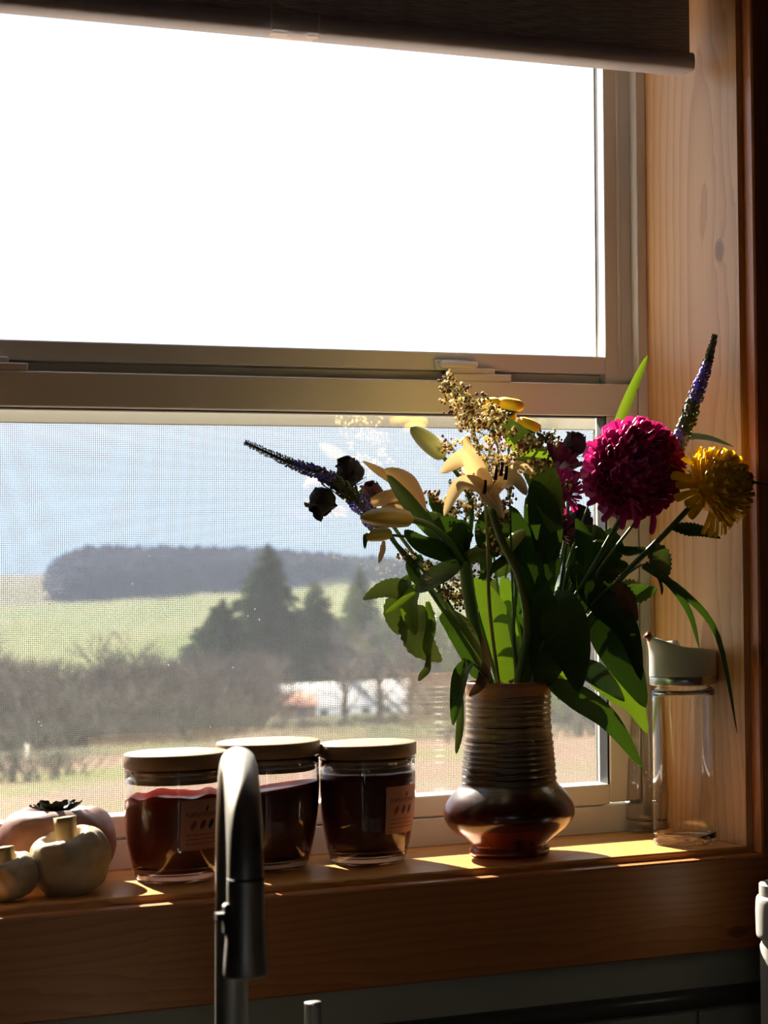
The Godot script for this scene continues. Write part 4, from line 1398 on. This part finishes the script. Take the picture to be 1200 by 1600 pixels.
	# rose stems, their heads dried almost black
	var roses := [
		["dried black rose high on the left, just above the arching speedwell spike", [[768, 1072, 0.07], [705, 960, 0.07], [640, 880, 0.075], [600, 820, 0.08], [562, 765, 0.085]], [546, 737, 0.087], 23, Vector3(-0.35, 0.9, 0.2), 3],
		["dried black rose lowest on the left, hanging beneath the speedwell spike", [[760, 1074, 0.075], [690, 950, 0.085], [625, 860, 0.095], [575, 795, 0.10], [530, 765, 0.10]], [503, 783, 0.10], 24, Vector3(-0.6, -0.75, 0.2), 5],
		["small dark red rose bud tucked beside the withered lily", [[772, 1074, 0.08], [690, 930, 0.07], [620, 830, 0.07], [595, 795, 0.07]], [581, 770, 0.07], 18, Vector3(-0.4, 0.8, 0.3), 6],
		["dried black rose on an upright stem left of the big magenta flower", [[815, 1072, 0.08], [850, 960, 0.075], [882, 850, 0.07], [890, 730, 0.07]], [898, 694, 0.07], 21, Vector3(0.1, 0.95, 0.2), 7],
		["dark withered rose low behind the magenta flowers", [[822, 1074, 0.075], [870, 950, 0.06], [905, 850, 0.05]], [905, 815, 0.05], 26, Vector3(0.2, 0.8, 0.3), 8]]
	for q: Array in roses:
		t = sprig("dried_rose", q[0], "flower", q[1], 0.0024, 0.0018, "dried dark roses")
		rose(t, at(q[2][0], q[2][1], q[2][2]), q[4], q[3] * 0.000645, q[5], "dry_rose_red" if q[5] == 6 else "dry_rose")
		if q[5] == 3:
			for g: Array in [[[[648, 934, 0.075], [626, 922, 0.08], [598, 922, 0.085], [567, 937, 0.09]], 35, "leaf_olive", 0.2], [[[650, 930, 0.075], [628, 940, 0.07], [615, 960, 0.07], [624, 992, 0.07]], 48, "leaf_olive", -0.3], [[[668, 950, 0.08], [655, 975, 0.085], [660, 1005, 0.09], [690, 1034, 0.09]], 62, "leaf_olive", 0.4], [[[640, 900, 0.08], [632, 915, 0.085], [634, 930, 0.085], [640, 942, 0.085]], 20, "leaf_mid", 0.1]]:
				leaf(t, g[0], g[1], g[2], 0, 0.3, g[3], 0.10, 0.12)
		elif q[5] == 5:
			for g: Array in [[[[652, 915, 0.09], [640, 940, 0.10], [642, 965, 0.105], [650, 992, 0.105]], 26, "leaf_lime", 0.1], [[[668, 940, 0.09], [674, 975, 0.10], [668, 1010, 0.10], [672, 1028, 0.10]], 16, "leaf_lime", 0.2], [[[670, 1022, 0.10], [668, 1045, 0.10], [660, 1055, 0.10], [654, 1064, 0.10]], 11, "leaf_olive", 0.2], [[[660, 870, 0.09], [645, 880, 0.095], [650, 900, 0.1], [655, 915, 0.1]], 20, "leaf_dark", 0.3]]:
				leaf(t, g[0], g[1], g[2], 1, 0.35, g[3], 0.0, 0.1)
		elif q[5] == 7:
			for g: Array in [[[[885, 850, 0.07], [905, 838, 0.075], [930, 832, 0.08], [950, 842, 0.08]], 30, "leaf_dark", 0.2], [[[884, 880, 0.07], [915, 868, 0.08], [940, 862, 0.085], [965, 868, 0.085]], 36, "leaf_dark", -0.2], [[[880, 905, 0.07], [902, 880, 0.06], [925, 870, 0.055], [945, 885, 0.05]], 34, "leaf_dark", 0.3]]:
				leaf(t, g[0], g[1], g[2], 0, 0.25, g[3], 0.08, 0.08)
		elif q[5] == 8:
			for g: Array in [[[[880, 910, 0.055], [905, 905, 0.05], [930, 915, 0.05], [960, 905, 0.05]], 36, "leaf_dark", 0.2], [[[895, 870, 0.05], [880, 840, 0.045], [880, 815, 0.045], [890, 800, 0.045]], 30, "leaf_dark", 0.1], [[[890, 895, 0.05], [925, 880, 0.045], [945, 850, 0.045], [955, 825, 0.045]], 36, "leaf_dark", -0.2], [[[884, 930, 0.06], [915, 940, 0.07], [945, 960, 0.075], [965, 985, 0.075]], 30, "leaf_dark", 0.2]]:
				leaf(t, g[0], g[1], g[2], 0, 0.25, g[3], 0.08, 0.08)
	# the large flowers
	t = sprig("chrysanthemum", "big round magenta chrysanthemum at the right of the bouquet", "flower", [[828, 1072, 0.10], [880, 965, 0.12], [930, 880, 0.14], [975, 800, 0.16]], 0.0028, 0.0024)
	mum(t, at(996, 730, 0.170), Vector3(0.0, 0.08, 1.0), 0.0495, 285, 0.0225, 0.0041, "magenta", 2.1, 11, 0.75)
	for g: Array in [[[958, 770, 0.165], [938, 778, 0.17], [916, 790, 0.17]], [[952, 745, 0.165], [932, 748, 0.17], [912, 752, 0.17]], [[965, 790, 0.17], [950, 806, 0.175], [940, 815, 0.175]], [[958, 716, 0.165], [938, 700, 0.17], [915, 692, 0.17]], [[985, 800, 0.175], [975, 812, 0.18], [972, 828, 0.18]], [[1020, 800, 0.175], [1022, 815, 0.18], [1018, 836, 0.18]], [[1000, 802, 0.175], [996, 816, 0.18], [992, 826, 0.18]], [[948, 730, 0.168], [930, 722, 0.17], [914, 718, 0.17]]]:
		leaf(t, g, 11, "magenta", 3, 0.5, 0.3, 0.0, 0.05, "petal")
	t = sprig("chrysanthemum", "yellow chrysanthemum half hidden behind the big magenta one", "flower", [[846, 1072, 0.11], [960, 916, 0.135], [1035, 838, 0.16], [1092, 778, 0.185]], 0.0034, 0.0028)
	mum(t, at(1120, 760, 0.204), Vector3(0.50, 0.34, 0.68), 0.0425, 230, 0.0235, 0.0037, "yellow", 1.75, 12, 0.35)
	for g: Array in [[[[1048, 822, 0.165], [1075, 826, 0.175], [1100, 830, 0.18], [1126, 841, 0.185]], 22, "leaf_dark", 0.2], [[[1012, 856, 0.15], [1030, 868, 0.16], [1036, 890, 0.165], [1032, 912, 0.165]], 38, "leaf_olive", 0.2], [[[962, 912, 0.14], [975, 930, 0.15], [985, 950, 0.152], [996, 970, 0.152]], 32, "leaf_brown", 0.1], [[[948, 925, 0.125], [975, 922, 0.12], [1000, 925, 0.12], [1027, 920, 0.12]], 42, "leaf_mid", 0.3], [[[1010, 858, 0.15], [985, 862, 0.14], [965, 858, 0.135], [950, 850, 0.13]], 16, "leaf_dark", 0.3], [[[950, 912, 0.13], [958, 892, 0.125], [970, 884, 0.12], [982, 883, 0.12]], 26, "leaf_dark", 0.0]]:
		leaf(t, g[0], g[1], g[2], 0, 0.3, g[3], 0.17, 0.12)
	t = sprig("chrysanthemum", "small magenta pompon just right of the lily", "flower", [[822, 1074, 0.09], [855, 940, 0.10], [872, 800, 0.105]], 0.0020, 0.0016)
	mum(t, at(879, 762, 0.11), Vector3(-0.1, 0.75, 0.6), 0.0215, 110, 0.0125, 0.0019, "magenta", 2.1, 13)
	t = sprig("chrysanthemum", "dark plum daisy with broad raised petals behind the small magenta pompon", "flower", [[818, 1074, 0.075], [845, 940, 0.075], [865, 790, 0.075]], 0.0020, 0.0016)
	mum(t, at(868, 730, 0.078), Vector3(0.1, 1.0, 0.35), 0.030, 26, 0.027, 0.0062, "plum", 1.5, 14, 0.2)
	t = sprig("chrysanthemum", "small magenta flower low among the dark stems under the pompon", "flower", [[820, 1074, 0.08], [850, 960, 0.085], [872, 860, 0.09]], 0.0018, 0.0014)
	mum(t, at(876, 826, 0.09), Vector3(0.1, 0.6, 0.7), 0.017, 60, 0.012, 0.0020, "plum", 2.1, 15)
	# speedwell
	t = sprig("speedwell", "violet speedwell spike arching far out to the left", "flower", [[768, 1074, 0.09], [700, 940, 0.09], [630, 860, 0.095], [585, 818, 0.10]], 0.0018, 0.0014)
	spike(t, line([[590, 822, 0.10], [548, 772, 0.105], [505, 742, 0.11], [450, 722, 0.115], [383, 691, 0.12]], 8), 0.0088, 31)
	t = sprig("speedwell", "violet speedwell spike standing up at the right before the pine jamb", "flower", [[835, 1074, 0.11], [930, 900, 0.13], [1020, 780, 0.15], [1050, 715, 0.155]], 0.0018, 0.0014)
	spike(t, line([[1048, 716, 0.155], [1070, 668, 0.155], [1090, 612, 0.155], [1106, 565, 0.155], [1117, 524, 0.155]], 8), 0.0092, 32)
	# goldenrod gone to seed
	t = sprig("goldenrod", "dried goldenrod plume with cream seed heads standing over the lily", "flower", [[780, 1074, 0.110], [765, 950, 0.155], [762, 850, 0.160], [757, 770, 0.165]], 0.0020, 0.0015, "", "stem_light")
	seeds(t, [[757, 770, 0.165], [748, 705, 0.165], [738, 660, 0.165], [732, 625, 0.166], [705, 602, 0.168]], 330, 44, 51, 0.6)
	seeds(t, [[752, 740, 0.165], [768, 700, 0.170], [780, 668, 0.175], [775, 645, 0.178]], 150, 34, 52, 0.6)
	seeds(t, [[760, 750, 0.165], [800, 712, 0.175], [830, 694, 0.180], [868, 682, 0.185]], 130, 18, 53, 0.5)
	seeds(t, [[757, 760, 0.165], [735, 735, 0.160], [715, 710, 0.158], [700, 690, 0.156]], 60, 26, 54, 0.4)
	seeds(t, [[775, 740, 0.180], [800, 735, 0.185], [826, 728, 0.188], [850, 722, 0.190]], 90, 20, 59, 0.4)
	t = sprig("goldenrod", "darker brown goldenrod sprays left of and below the lily", "flower", [[772, 1074, 0.075], [735, 960, 0.075], [715, 880, 0.075]], 0.0018, 0.0014, "", "stem_light")
	seeds(t, [[715, 880, 0.075], [712, 830, 0.075], [700, 790, 0.075], [668, 772, 0.075]], 120, 30, 55, 0.25)
	seeds(t, [[714, 850, 0.075], [730, 800, 0.08], [728, 770, 0.08], [700, 752, 0.08]], 110, 32, 56, 0.3)
	seeds(t, [[725, 930, 0.08], [700, 900, 0.085], [670, 880, 0.09], [628, 866, 0.09]], 100, 16, 57, 0.25)
	seeds(t, [[740, 960, 0.08], [722, 945, 0.09], [705, 932, 0.095], [690, 920, 0.095]], 80, 20, 58, 0.2)
	seeds(t, [[750, 900, 0.10], [758, 872, 0.12], [764, 855, 0.125], [772, 845, 0.125]], 60, 20, 60, 0.1)
	seeds(t, [[840, 800, 0.13], [855, 778, 0.135], [868, 768, 0.138], [886, 758, 0.14]], 70, 16, 61, 0.4)
	seeds(t, [[770, 840, 0.14], [778, 805, 0.145], [788, 785, 0.148], [800, 768, 0.15]], 70, 18, 62, 0.3)
	# yellow buttons
	t = sprig("tansy", "cluster of yellow button flowers on dark stems at the top of the bouquet", "flower", [[806, 1074, 0.08], [800, 900, 0.135], [796, 760, 0.132], [794, 662, 0.130]], 0.0014, 0.0011)
	button(t, 797, 634, 0.130, 0.0133, Vector3(0.15, 1, 0.15))
	button(t, 764, 632, 0.126, 0.0113, Vector3(-0.15, 1, 0.1))
	button(t, 785, 650, 0.120, 0.0136, Vector3(0.1, 1, 0.5))
	button(t, 826, 666, 0.132, 0.0122, Vector3(0.4, 1, 0.1))
	stalk(t, line([[796, 780, 0.132], [806, 720, 0.132], [820, 690, 0.132], [823, 676, 0.132]]), 0.0012, 0.0010, "leaf_dark")
	stalk(t, line([[795, 760, 0.132], [778, 700, 0.128], [766, 645, 0.126]]), 0.0012, 0.0010)
	for g: Array in [[[830, 690, 0.132], [836, 676, 0.132]], [[842, 690, 0.130], [852, 674, 0.130]], [[848, 690, 0.130], [860, 674, 0.130]]]:
		leaf(t, g, 4, "leaf_dark", 2)
	# grasses
	t = sprig("grass_blade", "bright green grass blade standing up behind the big magenta flower", "leaves", [[832, 1074, 0.085], [880, 900, 0.09], [945, 720, 0.095]], 0.0012, 0.0010)
	leaf(t, [[940, 735, 0.095], [965, 665, 0.095], [988, 608, 0.095], [1012, 555, 0.095]], 16, "leaf_lime", 1, 0.35, 0.1)
	t = sprig("grass_blade", "curved green blades reaching right past the yellow flower", "leaves", [[838, 1074, 0.10], [930, 880, 0.11], [1030, 740, 0.12]], 0.0012, 0.0010)
	leaf(t, [[1040, 705, 0.11], [1072, 683, 0.125], [1108, 684, 0.15], [1147, 698, 0.18]], 11, "leaf_mid", 2, 0.3, 0.2)
	leaf(t, [[1060, 730, 0.14], [1100, 715, 0.165], [1140, 726, 0.20], [1182, 747, 0.228]], 4, "leaf_dark", 2, 0.3, 0.2)
	leaf(t, [[1060, 745, 0.14], [1120, 740, 0.18], [1160, 750, 0.215], [1206, 758, 0.245]], 8, "leaf_mid", 2, 0.3, 0.2)
	t = sprig("grass_blade", "two long grass blades drooping over the grey cap of the glass bottle", "leaves", [[846, 1072, 0.12], [920, 950, 0.14], [990, 890, 0.155], [1012, 882, 0.16]], 0.0013, 0.0010)
	leaf(t, [[1008, 880, 0.16], [1048, 912, 0.168], [1078, 958, 0.172], [1093, 1014, 0.174]], 13, "leaf_mid", 2, 0.3, 0.2)
	leaf(t, [[1004, 884, 0.16], [1068, 926, 0.175], [1122, 995, 0.185], [1152, 1146, 0.19]], 12, "leaf_mid", 2, 0.3, 0.2)
	leaf(t, [[1030, 905, 0.165], [1034, 918, 0.166], [1034, 930, 0.166]], 4, "leaf_gloss", 1)
	# withered leaf over the left of the rim and loose stems
	t = sprig("foliage_stem", "withered leaf folded down over the left side of the vase rim", "leaves", [[765, 1070, 0.115], [748, 1046, 0.13], [734, 1034, 0.14]], 0.0016, 0.0012)
	leaf(t, [[736, 1034, 0.14], [722, 1052, 0.146], [714, 1095, 0.148], [708, 1134, 0.148]], 25, "leaf_mid", 0, 0.5, 0.3)
	leaf(t, [[722, 1090, 0.145], [720, 1125, 0.146], [718, 1150, 0.146], [713, 1178, 0.146]], 12, "leaf_olive", 1, 0.4, 0.3)
	leaf(t, [[726, 1028, 0.138], [716, 1050, 0.138], [714, 1066, 0.138], [716, 1088, 0.138]], 10, "leaf_brown", 1, 0.4, 0.3, 0.3)
	t = sprig("foliage_stem", "bare green flower stems crossing above the right half of the rim", "leaves", [[826, 1074, 0.09], [836, 960, 0.095], [866, 850, 0.10]], 0.0022, 0.0016)
	for g: Array in [[[834, 1076, 0.10], [860, 1010, 0.11], [880, 960, 0.115], [905, 880, 0.12]], [[822, 1076, 0.085], [842, 990, 0.08], [852, 920, 0.078], [866, 830, 0.078]], [[828, 1076, 0.11], [848, 1010, 0.115], [872, 940, 0.12], [885, 850, 0.12]], [[812, 1076, 0.10], [802, 990, 0.105], [806, 920, 0.11], [800, 850, 0.112]], [[840, 1076, 0.10], [890, 950, 0.115], [930, 880, 0.12], [965, 820, 0.12]], [[780, 1076, 0.07], [758, 1000, 0.06], [740, 930, 0.06], [722, 830, 0.06]], [[835, 1076, 0.09], [880, 970, 0.09], [910, 900, 0.09], [930, 820, 0.09]]]:
		stalk(t, line(g), 0.0022, 0.0016)
	for g: Array in [[[[870, 900, 0.10], [862, 870, 0.105], [868, 840, 0.105], [880, 820, 0.105]], 26, 0.2], [[[905, 890, 0.115], [915, 860, 0.12], [910, 830, 0.12], [900, 810, 0.12]], 30, -0.3], [[[925, 890, 0.115], [950, 880, 0.12], [962, 850, 0.12], [958, 830, 0.12]], 30, 0.3], [[[890, 920, 0.11], [915, 915, 0.115], [935, 900, 0.115], [940, 880, 0.115]], 30, 0.3], [[[865, 960, 0.10], [880, 930, 0.10], [900, 915, 0.10], [925, 930, 0.10]], 30, 0.1]]:
		leaf(t, g[0], g[1], "leaf_dark", 0, 0.3, g[2], 0.15, 0.1)

# ---------------------------------------------------------------- materials of this scene
func build_materials() -> void:
	var veins := Image.create(64, 256, false, Image.FORMAT_RGB8)
	for y in 256:
		for x in 64:
			var u := absf(x / 63.0 * 2.0 - 1.0)
			var s := absf(fposmod(y / 256.0 * 16.0 - u * 1.6, 1.0) - 0.5) * 2.0
			var h := 0.55 + 0.25 * smoothstep(0.0, 0.25, s) - 0.35 * (1.0 - smoothstep(0.0, 0.10, u))
			veins.set_pixel(x, y, Color(h, h, h))
	M["vein_picture"] = ImageTexture.create_from_image(veins)
	var pine := pine_picture(4, Color(0.92, 0.78, 0.58), Color(0.80, 0.61, 0.40), 0.62, 9.0, [Vector3(0.80, 0.635, 0.045)])
	var pine_b := pine_picture(9, Color(0.93, 0.78, 0.56), Color(0.76, 0.54, 0.33), 0.2, 12.0, [])
	wood("jamb_wood", pine, Color(0.97, 0.91, 0.83), 0.42, 0.168, 0.95, Vector2(0.0, -0.16))
	wood("sill_wood", pine_b, Color(1.0, 0.90, 0.76), 0.32, 0.17, 0.9)
	wood("casing_wood", pine, Color(0.80, 0.60, 0.42), 0.4, 0.12, 0.9, Vector2(0.3, 0.2))
	wood("floor_wood", pine_b, Color(0.34, 0.30, 0.26), 0.4, 0.2, 1.1)
	wood("lid_wood", pine, Color(0.62, 0.60, 0.57), 0.6, 0.09, 0.35)
	mat("plaster", Color(0.62, 0.62, 0.55), 0.7)
	mat("room_wall", Color(0.40, 0.38, 0.36), 0.9)
	mat("tile", Color(0.66, 0.66, 0.60), 0.3)
	mat("strip", Color(0.30, 0.30, 0.27), 0.3)
	mat("worktop", Color(0.16, 0.16, 0.16), 0.4)
	mat("vinyl", Color(0.86, 0.85, 0.82), 0.45)
	mat("seal_grey", Color(0.35, 0.35, 0.34), 0.6)
	thin("speck", Color(0.9, 0.9, 0.88), Color(0.7, 0.7, 0.7), 0.8)
	mat("rubber", Color(0.03, 0.03, 0.035), 0.5)
	pane("pane", 0.02)
	mat("screen", Color(0.34, 0.35, 0.37), 0.5)
	mat("screen_grey", Color(0.50, 0.49, 0.45), 0.5)
	var cloth := mat("shade_cloth", Color(0.93, 0.91, 0.88), 0.9)
	cloth.albedo_texture = noise_tex(8, 0.05, [Color(0.72, 0.70, 0.68), Color(1, 1, 1)])
	cloth.uv1_scale = Vector3(90.0, 2.0, 1.0)
	mat("shade_rail", Color(0.78, 0.76, 0.77), 0.6)
	var clip := pane("clip", 0.10)
	clip.roughness = 0.05
	var edge := pane("clip_edge", 0.55)
	edge.roughness = 0.25
	mat("earth", Color.WHITE, 1.0, 0.0, 0.1).vertex_color_use_as_albedo = true
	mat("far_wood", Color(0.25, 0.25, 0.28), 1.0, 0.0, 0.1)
	mat("needle", Color(0.19, 0.26, 0.13), 0.9, 0.0, 0.2)
	mat("bark", Color(0.32, 0.27, 0.23), 1.0)
	mat("twig", Color(0.31, 0.28, 0.26), 1.0)
	mat("scrub", Color(0.31, 0.29, 0.25), 1.0)
	mat("dark_scrub", Color(0.19, 0.21, 0.14), 1.0)
	mat("white_roof", Color(0.60, 0.59, 0.57), 0.8)
	mat("limewash", Color(0.90, 0.89, 0.87), 0.9)
	mat("shed_roof", Color(0.62, 0.57, 0.50), 0.8)
	mat("salmon_roof", Color(0.60, 0.38, 0.29), 0.9)
	mat("brown_wall", Color(0.45, 0.36, 0.30), 0.9)
	mat("far_glass", Color(0.22, 0.23, 0.25), 0.3)
	glass("jar_glass")
	glass("clear_glass")
	var wax := mat("wax", Color(0.36, 0.125, 0.035), 0.35)
	wax.subsurf_scatter_enabled = true
	wax.subsurf_scatter_strength = 0.25
	var wax2 := mat("wax_red", Color(0.50, 0.20, 0.04), 0.35)
	wax2.subsurf_scatter_enabled = true
	wax2.subsurf_scatter_strength = 0.3
	var si := pane("silicone", 0.35)
	si.roughness = 0.2
	mat("label_paper", Color(0.66, 0.48, 0.41), 0.7)
	mat("ink", Color(0.10, 0.06, 0.06), 0.6)
	mat("ink_red", Color(0.36, 0.10, 0.08), 0.6)
	mat("ink_pink", Color(0.50, 0.18, 0.16), 0.6)
	var glaze := mat("glaze", Color.WHITE, 0.24, 0.0, 0.6)
	glaze.clearcoat_enabled = true
	glaze.clearcoat = 0.25
	glaze.clearcoat_roughness = 0.22
	var per := mat("persimmon", Color.WHITE, 0.5)
	per.albedo_texture = noise_tex(2, 0.012, [Color(0.40, 0.24, 0.18), Color(0.57, 0.42, 0.36)])
	var pk := mat("pumpkin", Color.WHITE, 0.55)
	pk.albedo_texture = noise_tex(3, 0.014, [Color(0.64, 0.57, 0.44), Color(0.78, 0.72, 0.60)])
	mat("pumpkin_stem", Color(0.68, 0.58, 0.40), 0.8)
	mat("calyx", Color(0.12, 0.17, 0.10), 0.6)
	mat("steel", Color(0.78, 0.77, 0.75), 0.32, 1.0)
	mat("brushed_steel", Color(0.72, 0.71, 0.68), 0.45, 1.0)
	mat("copper", Color(0.62, 0.42, 0.36), 0.2, 1.0)
	mat("cap_grey", Color(0.80, 0.78, 0.74), 0.5)
	mat("white_plastic", Color(0.84, 0.83, 0.80), 0.4)
	# plants
	mat("stem", Color(0.23, 0.35, 0.12), 0.5)
	mat("stem_light", Color(0.46, 0.50, 0.22), 0.6)
	thin("leaf_dark", Color(0.15, 0.26, 0.08), Color(0.06, 0.10, 0.009), 0.42, true)
	M["leaf_dark"].metallic_specular = 0.3
	thin("leaf_mid", Color(0.25, 0.36, 0.13), Color(0.12, 0.19, 0.018), 0.42, true)
	thin("leaf_gloss", Color(0.32, 0.40, 0.26), Color(0.06, 0.10, 0.02), 0.25, true)
	thin("leaf_lime", Color(0.32, 0.44, 0.12), Color(0.24, 0.31, 0.028), 0.45, true)
	thin("leaf_olive", Color(0.34, 0.38, 0.18), Color(0.12, 0.15, 0.03), 0.6, true)
	thin("leaf_brown", Color(0.36, 0.25, 0.12), Color(0.10, 0.06, 0.02), 0.7, true)
	thin("petal_cream", Color(0.95, 0.86, 0.67), Color(0.46, 0.40, 0.27), 0.32)
	thin("petal_wilt", Color(0.80, 0.67, 0.50), Color(0.30, 0.23, 0.14), 0.6)
	thin("magenta", Color(0.64, 0.18, 0.48), Color(0.42, 0.05, 0.22), 0.5)
	thin("plum", Color(0.34, 0.08, 0.22), Color(0.12, 0.012, 0.05), 0.5)
	thin("yellow", Color(0.94, 0.80, 0.16), Color(0.55, 0.44, 0.03), 0.5)
	thin("dry_rose", Color(0.075, 0.045, 0.075), Color(0.01, 0.004, 0.008), 0.75)
	thin("dry_rose_red", Color(0.22, 0.07, 0.08), Color(0.05, 0.006, 0.006), 0.7)
	thin("violet", Color(0.42, 0.36, 0.74), Color(0.16, 0.11, 0.32), 0.7)
	thin("spike_green", Color(0.24, 0.29, 0.17), Color(0.20, 0.22, 0.05), 0.7)
	mat("seed_dark", Color(0.38, 0.24, 0.12), 0.8)
	thin("seed_pale", Color(0.93, 0.86, 0.64), Color(0.3, 0.26, 0.15), 0.9)
	mat("button_yellow", Color(0.96, 0.79, 0.12), 0.8)
	mat("anther", Color(0.20, 0.06, 0.04), 0.8)
	mat("bud_ochre", Color(0.56, 0.48, 0.15), 0.45)
	mat("bud_green", Color(0.64, 0.68, 0.42), 0.45)
	mat("bud_pale", Color(0.66, 0.62, 0.28), 0.5)

func sky_picture(sun: Vector3) -> ImageTexture:          # clear air, paler towards the horizon and round the sun
	var im := Image.create(512, 256, false, Image.FORMAT_RGBF)
	for y in 256:
		var e := (0.5 - (y + 0.5) / 256.0) * PI
		for x in 512:
			var a := (x + 0.5) / 512.0 * TAU - PI
			var d := Vector3(sin(a) * cos(e), sin(e), -cos(a) * cos(e))
			var up := maxf(e, 0.0)
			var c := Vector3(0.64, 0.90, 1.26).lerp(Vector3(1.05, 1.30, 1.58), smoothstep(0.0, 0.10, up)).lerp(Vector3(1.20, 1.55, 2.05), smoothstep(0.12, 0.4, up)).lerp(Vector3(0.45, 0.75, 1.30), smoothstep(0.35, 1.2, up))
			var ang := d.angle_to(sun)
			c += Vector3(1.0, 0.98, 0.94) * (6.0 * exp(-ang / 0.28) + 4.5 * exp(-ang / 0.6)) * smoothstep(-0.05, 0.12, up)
			im.set_pixel(x, y, Color(c.x, c.y, c.z))
	return ImageTexture.create_from_image(im)

func _ready() -> void:
	# camera: level view to the right of the window's normal, lens shifted as the photograph is cropped
	var cam := Camera3D.new()
	cam.name = "camera"
	add_child(cam)
	cam.transform = Transform3D(Basis(RIGHT, -DOWN, -AHEAD), EYE)
	var lens := CameraAttributesPhysical.new()
	lens.frustum_focal_length = 50.0
	lens.frustum_focus_distance = 2.20
	lens.frustum_near = 0.05
	lens.frustum_far = 4000.0
	lens.exposure_aperture = 50.0 / 6.0
	lens.exposure_shutter_speed = 100.0
	cam.attributes = lens
	cam.projection = Camera3D.PROJECTION_FRUSTUM
	cam.near = 0.05
	cam.far = 4000.0
	cam.size = 0.05 * 1600.0 / F
	cam.frustum_offset = Vector2(600.0 - CX, CY - 800.0) / F * 0.05
	cam.current = true
	# sun and sky
	var ray := Vector3(0.21, -0.69, 1.0).normalized()
	var sun := DirectionalLight3D.new()
	sun.name = "sun"
	sun.light_color = Color(1.0, 0.95, 0.87)
	sun.light_energy = 16.0
	sun.light_angular_distance = 0.55
	sun.shadow_enabled = true
	sun.basis = Basis.looking_at(ray, Vector3.UP)
	add_child(sun)
	var around := WorldEnvironment.new()
	around.name = "surroundings"
	var env := Environment.new()
	env.background_mode = Environment.BG_SKY
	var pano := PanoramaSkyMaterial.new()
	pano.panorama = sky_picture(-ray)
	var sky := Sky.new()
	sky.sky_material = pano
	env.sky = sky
	env.tonemap_mode = Environment.TONE_MAPPER_LINEAR
	env.tonemap_exposure = 1.0
	env.sdfgi_enabled = true
	env.ssao_enabled = true
	env.ssil_enabled = true
	env.volumetric_fog_enabled = true
	env.volumetric_fog_density = 0.0
	around.environment = env
	add_child(around)
	rng.seed = 1
	build_materials()
	build_room()
	build_window()
	build_blind()
	build_outdoors()
	build_vase()
	candle("wooden lidded jar candle with a ragged red wax top, nearest the pumpkins", 275, 1372, 1.0, 0.078, 0.0028, 0.002, 5.0)
	candle("wooden lidded jar candle without a paper label, partly behind the faucet", 419, 1354, 1.03, 0.073, 0.0, 0.006, -1.0)
	candle("wooden lidded jar candle with level dark wax, standing next to the vase", 575, 1345, 0.985, 0.0875, 0.0006, 0.0, 22.0)
	build_fruit()
	build_bottles()
	build_faucet()
	build_dispenser()
	build_flowers()
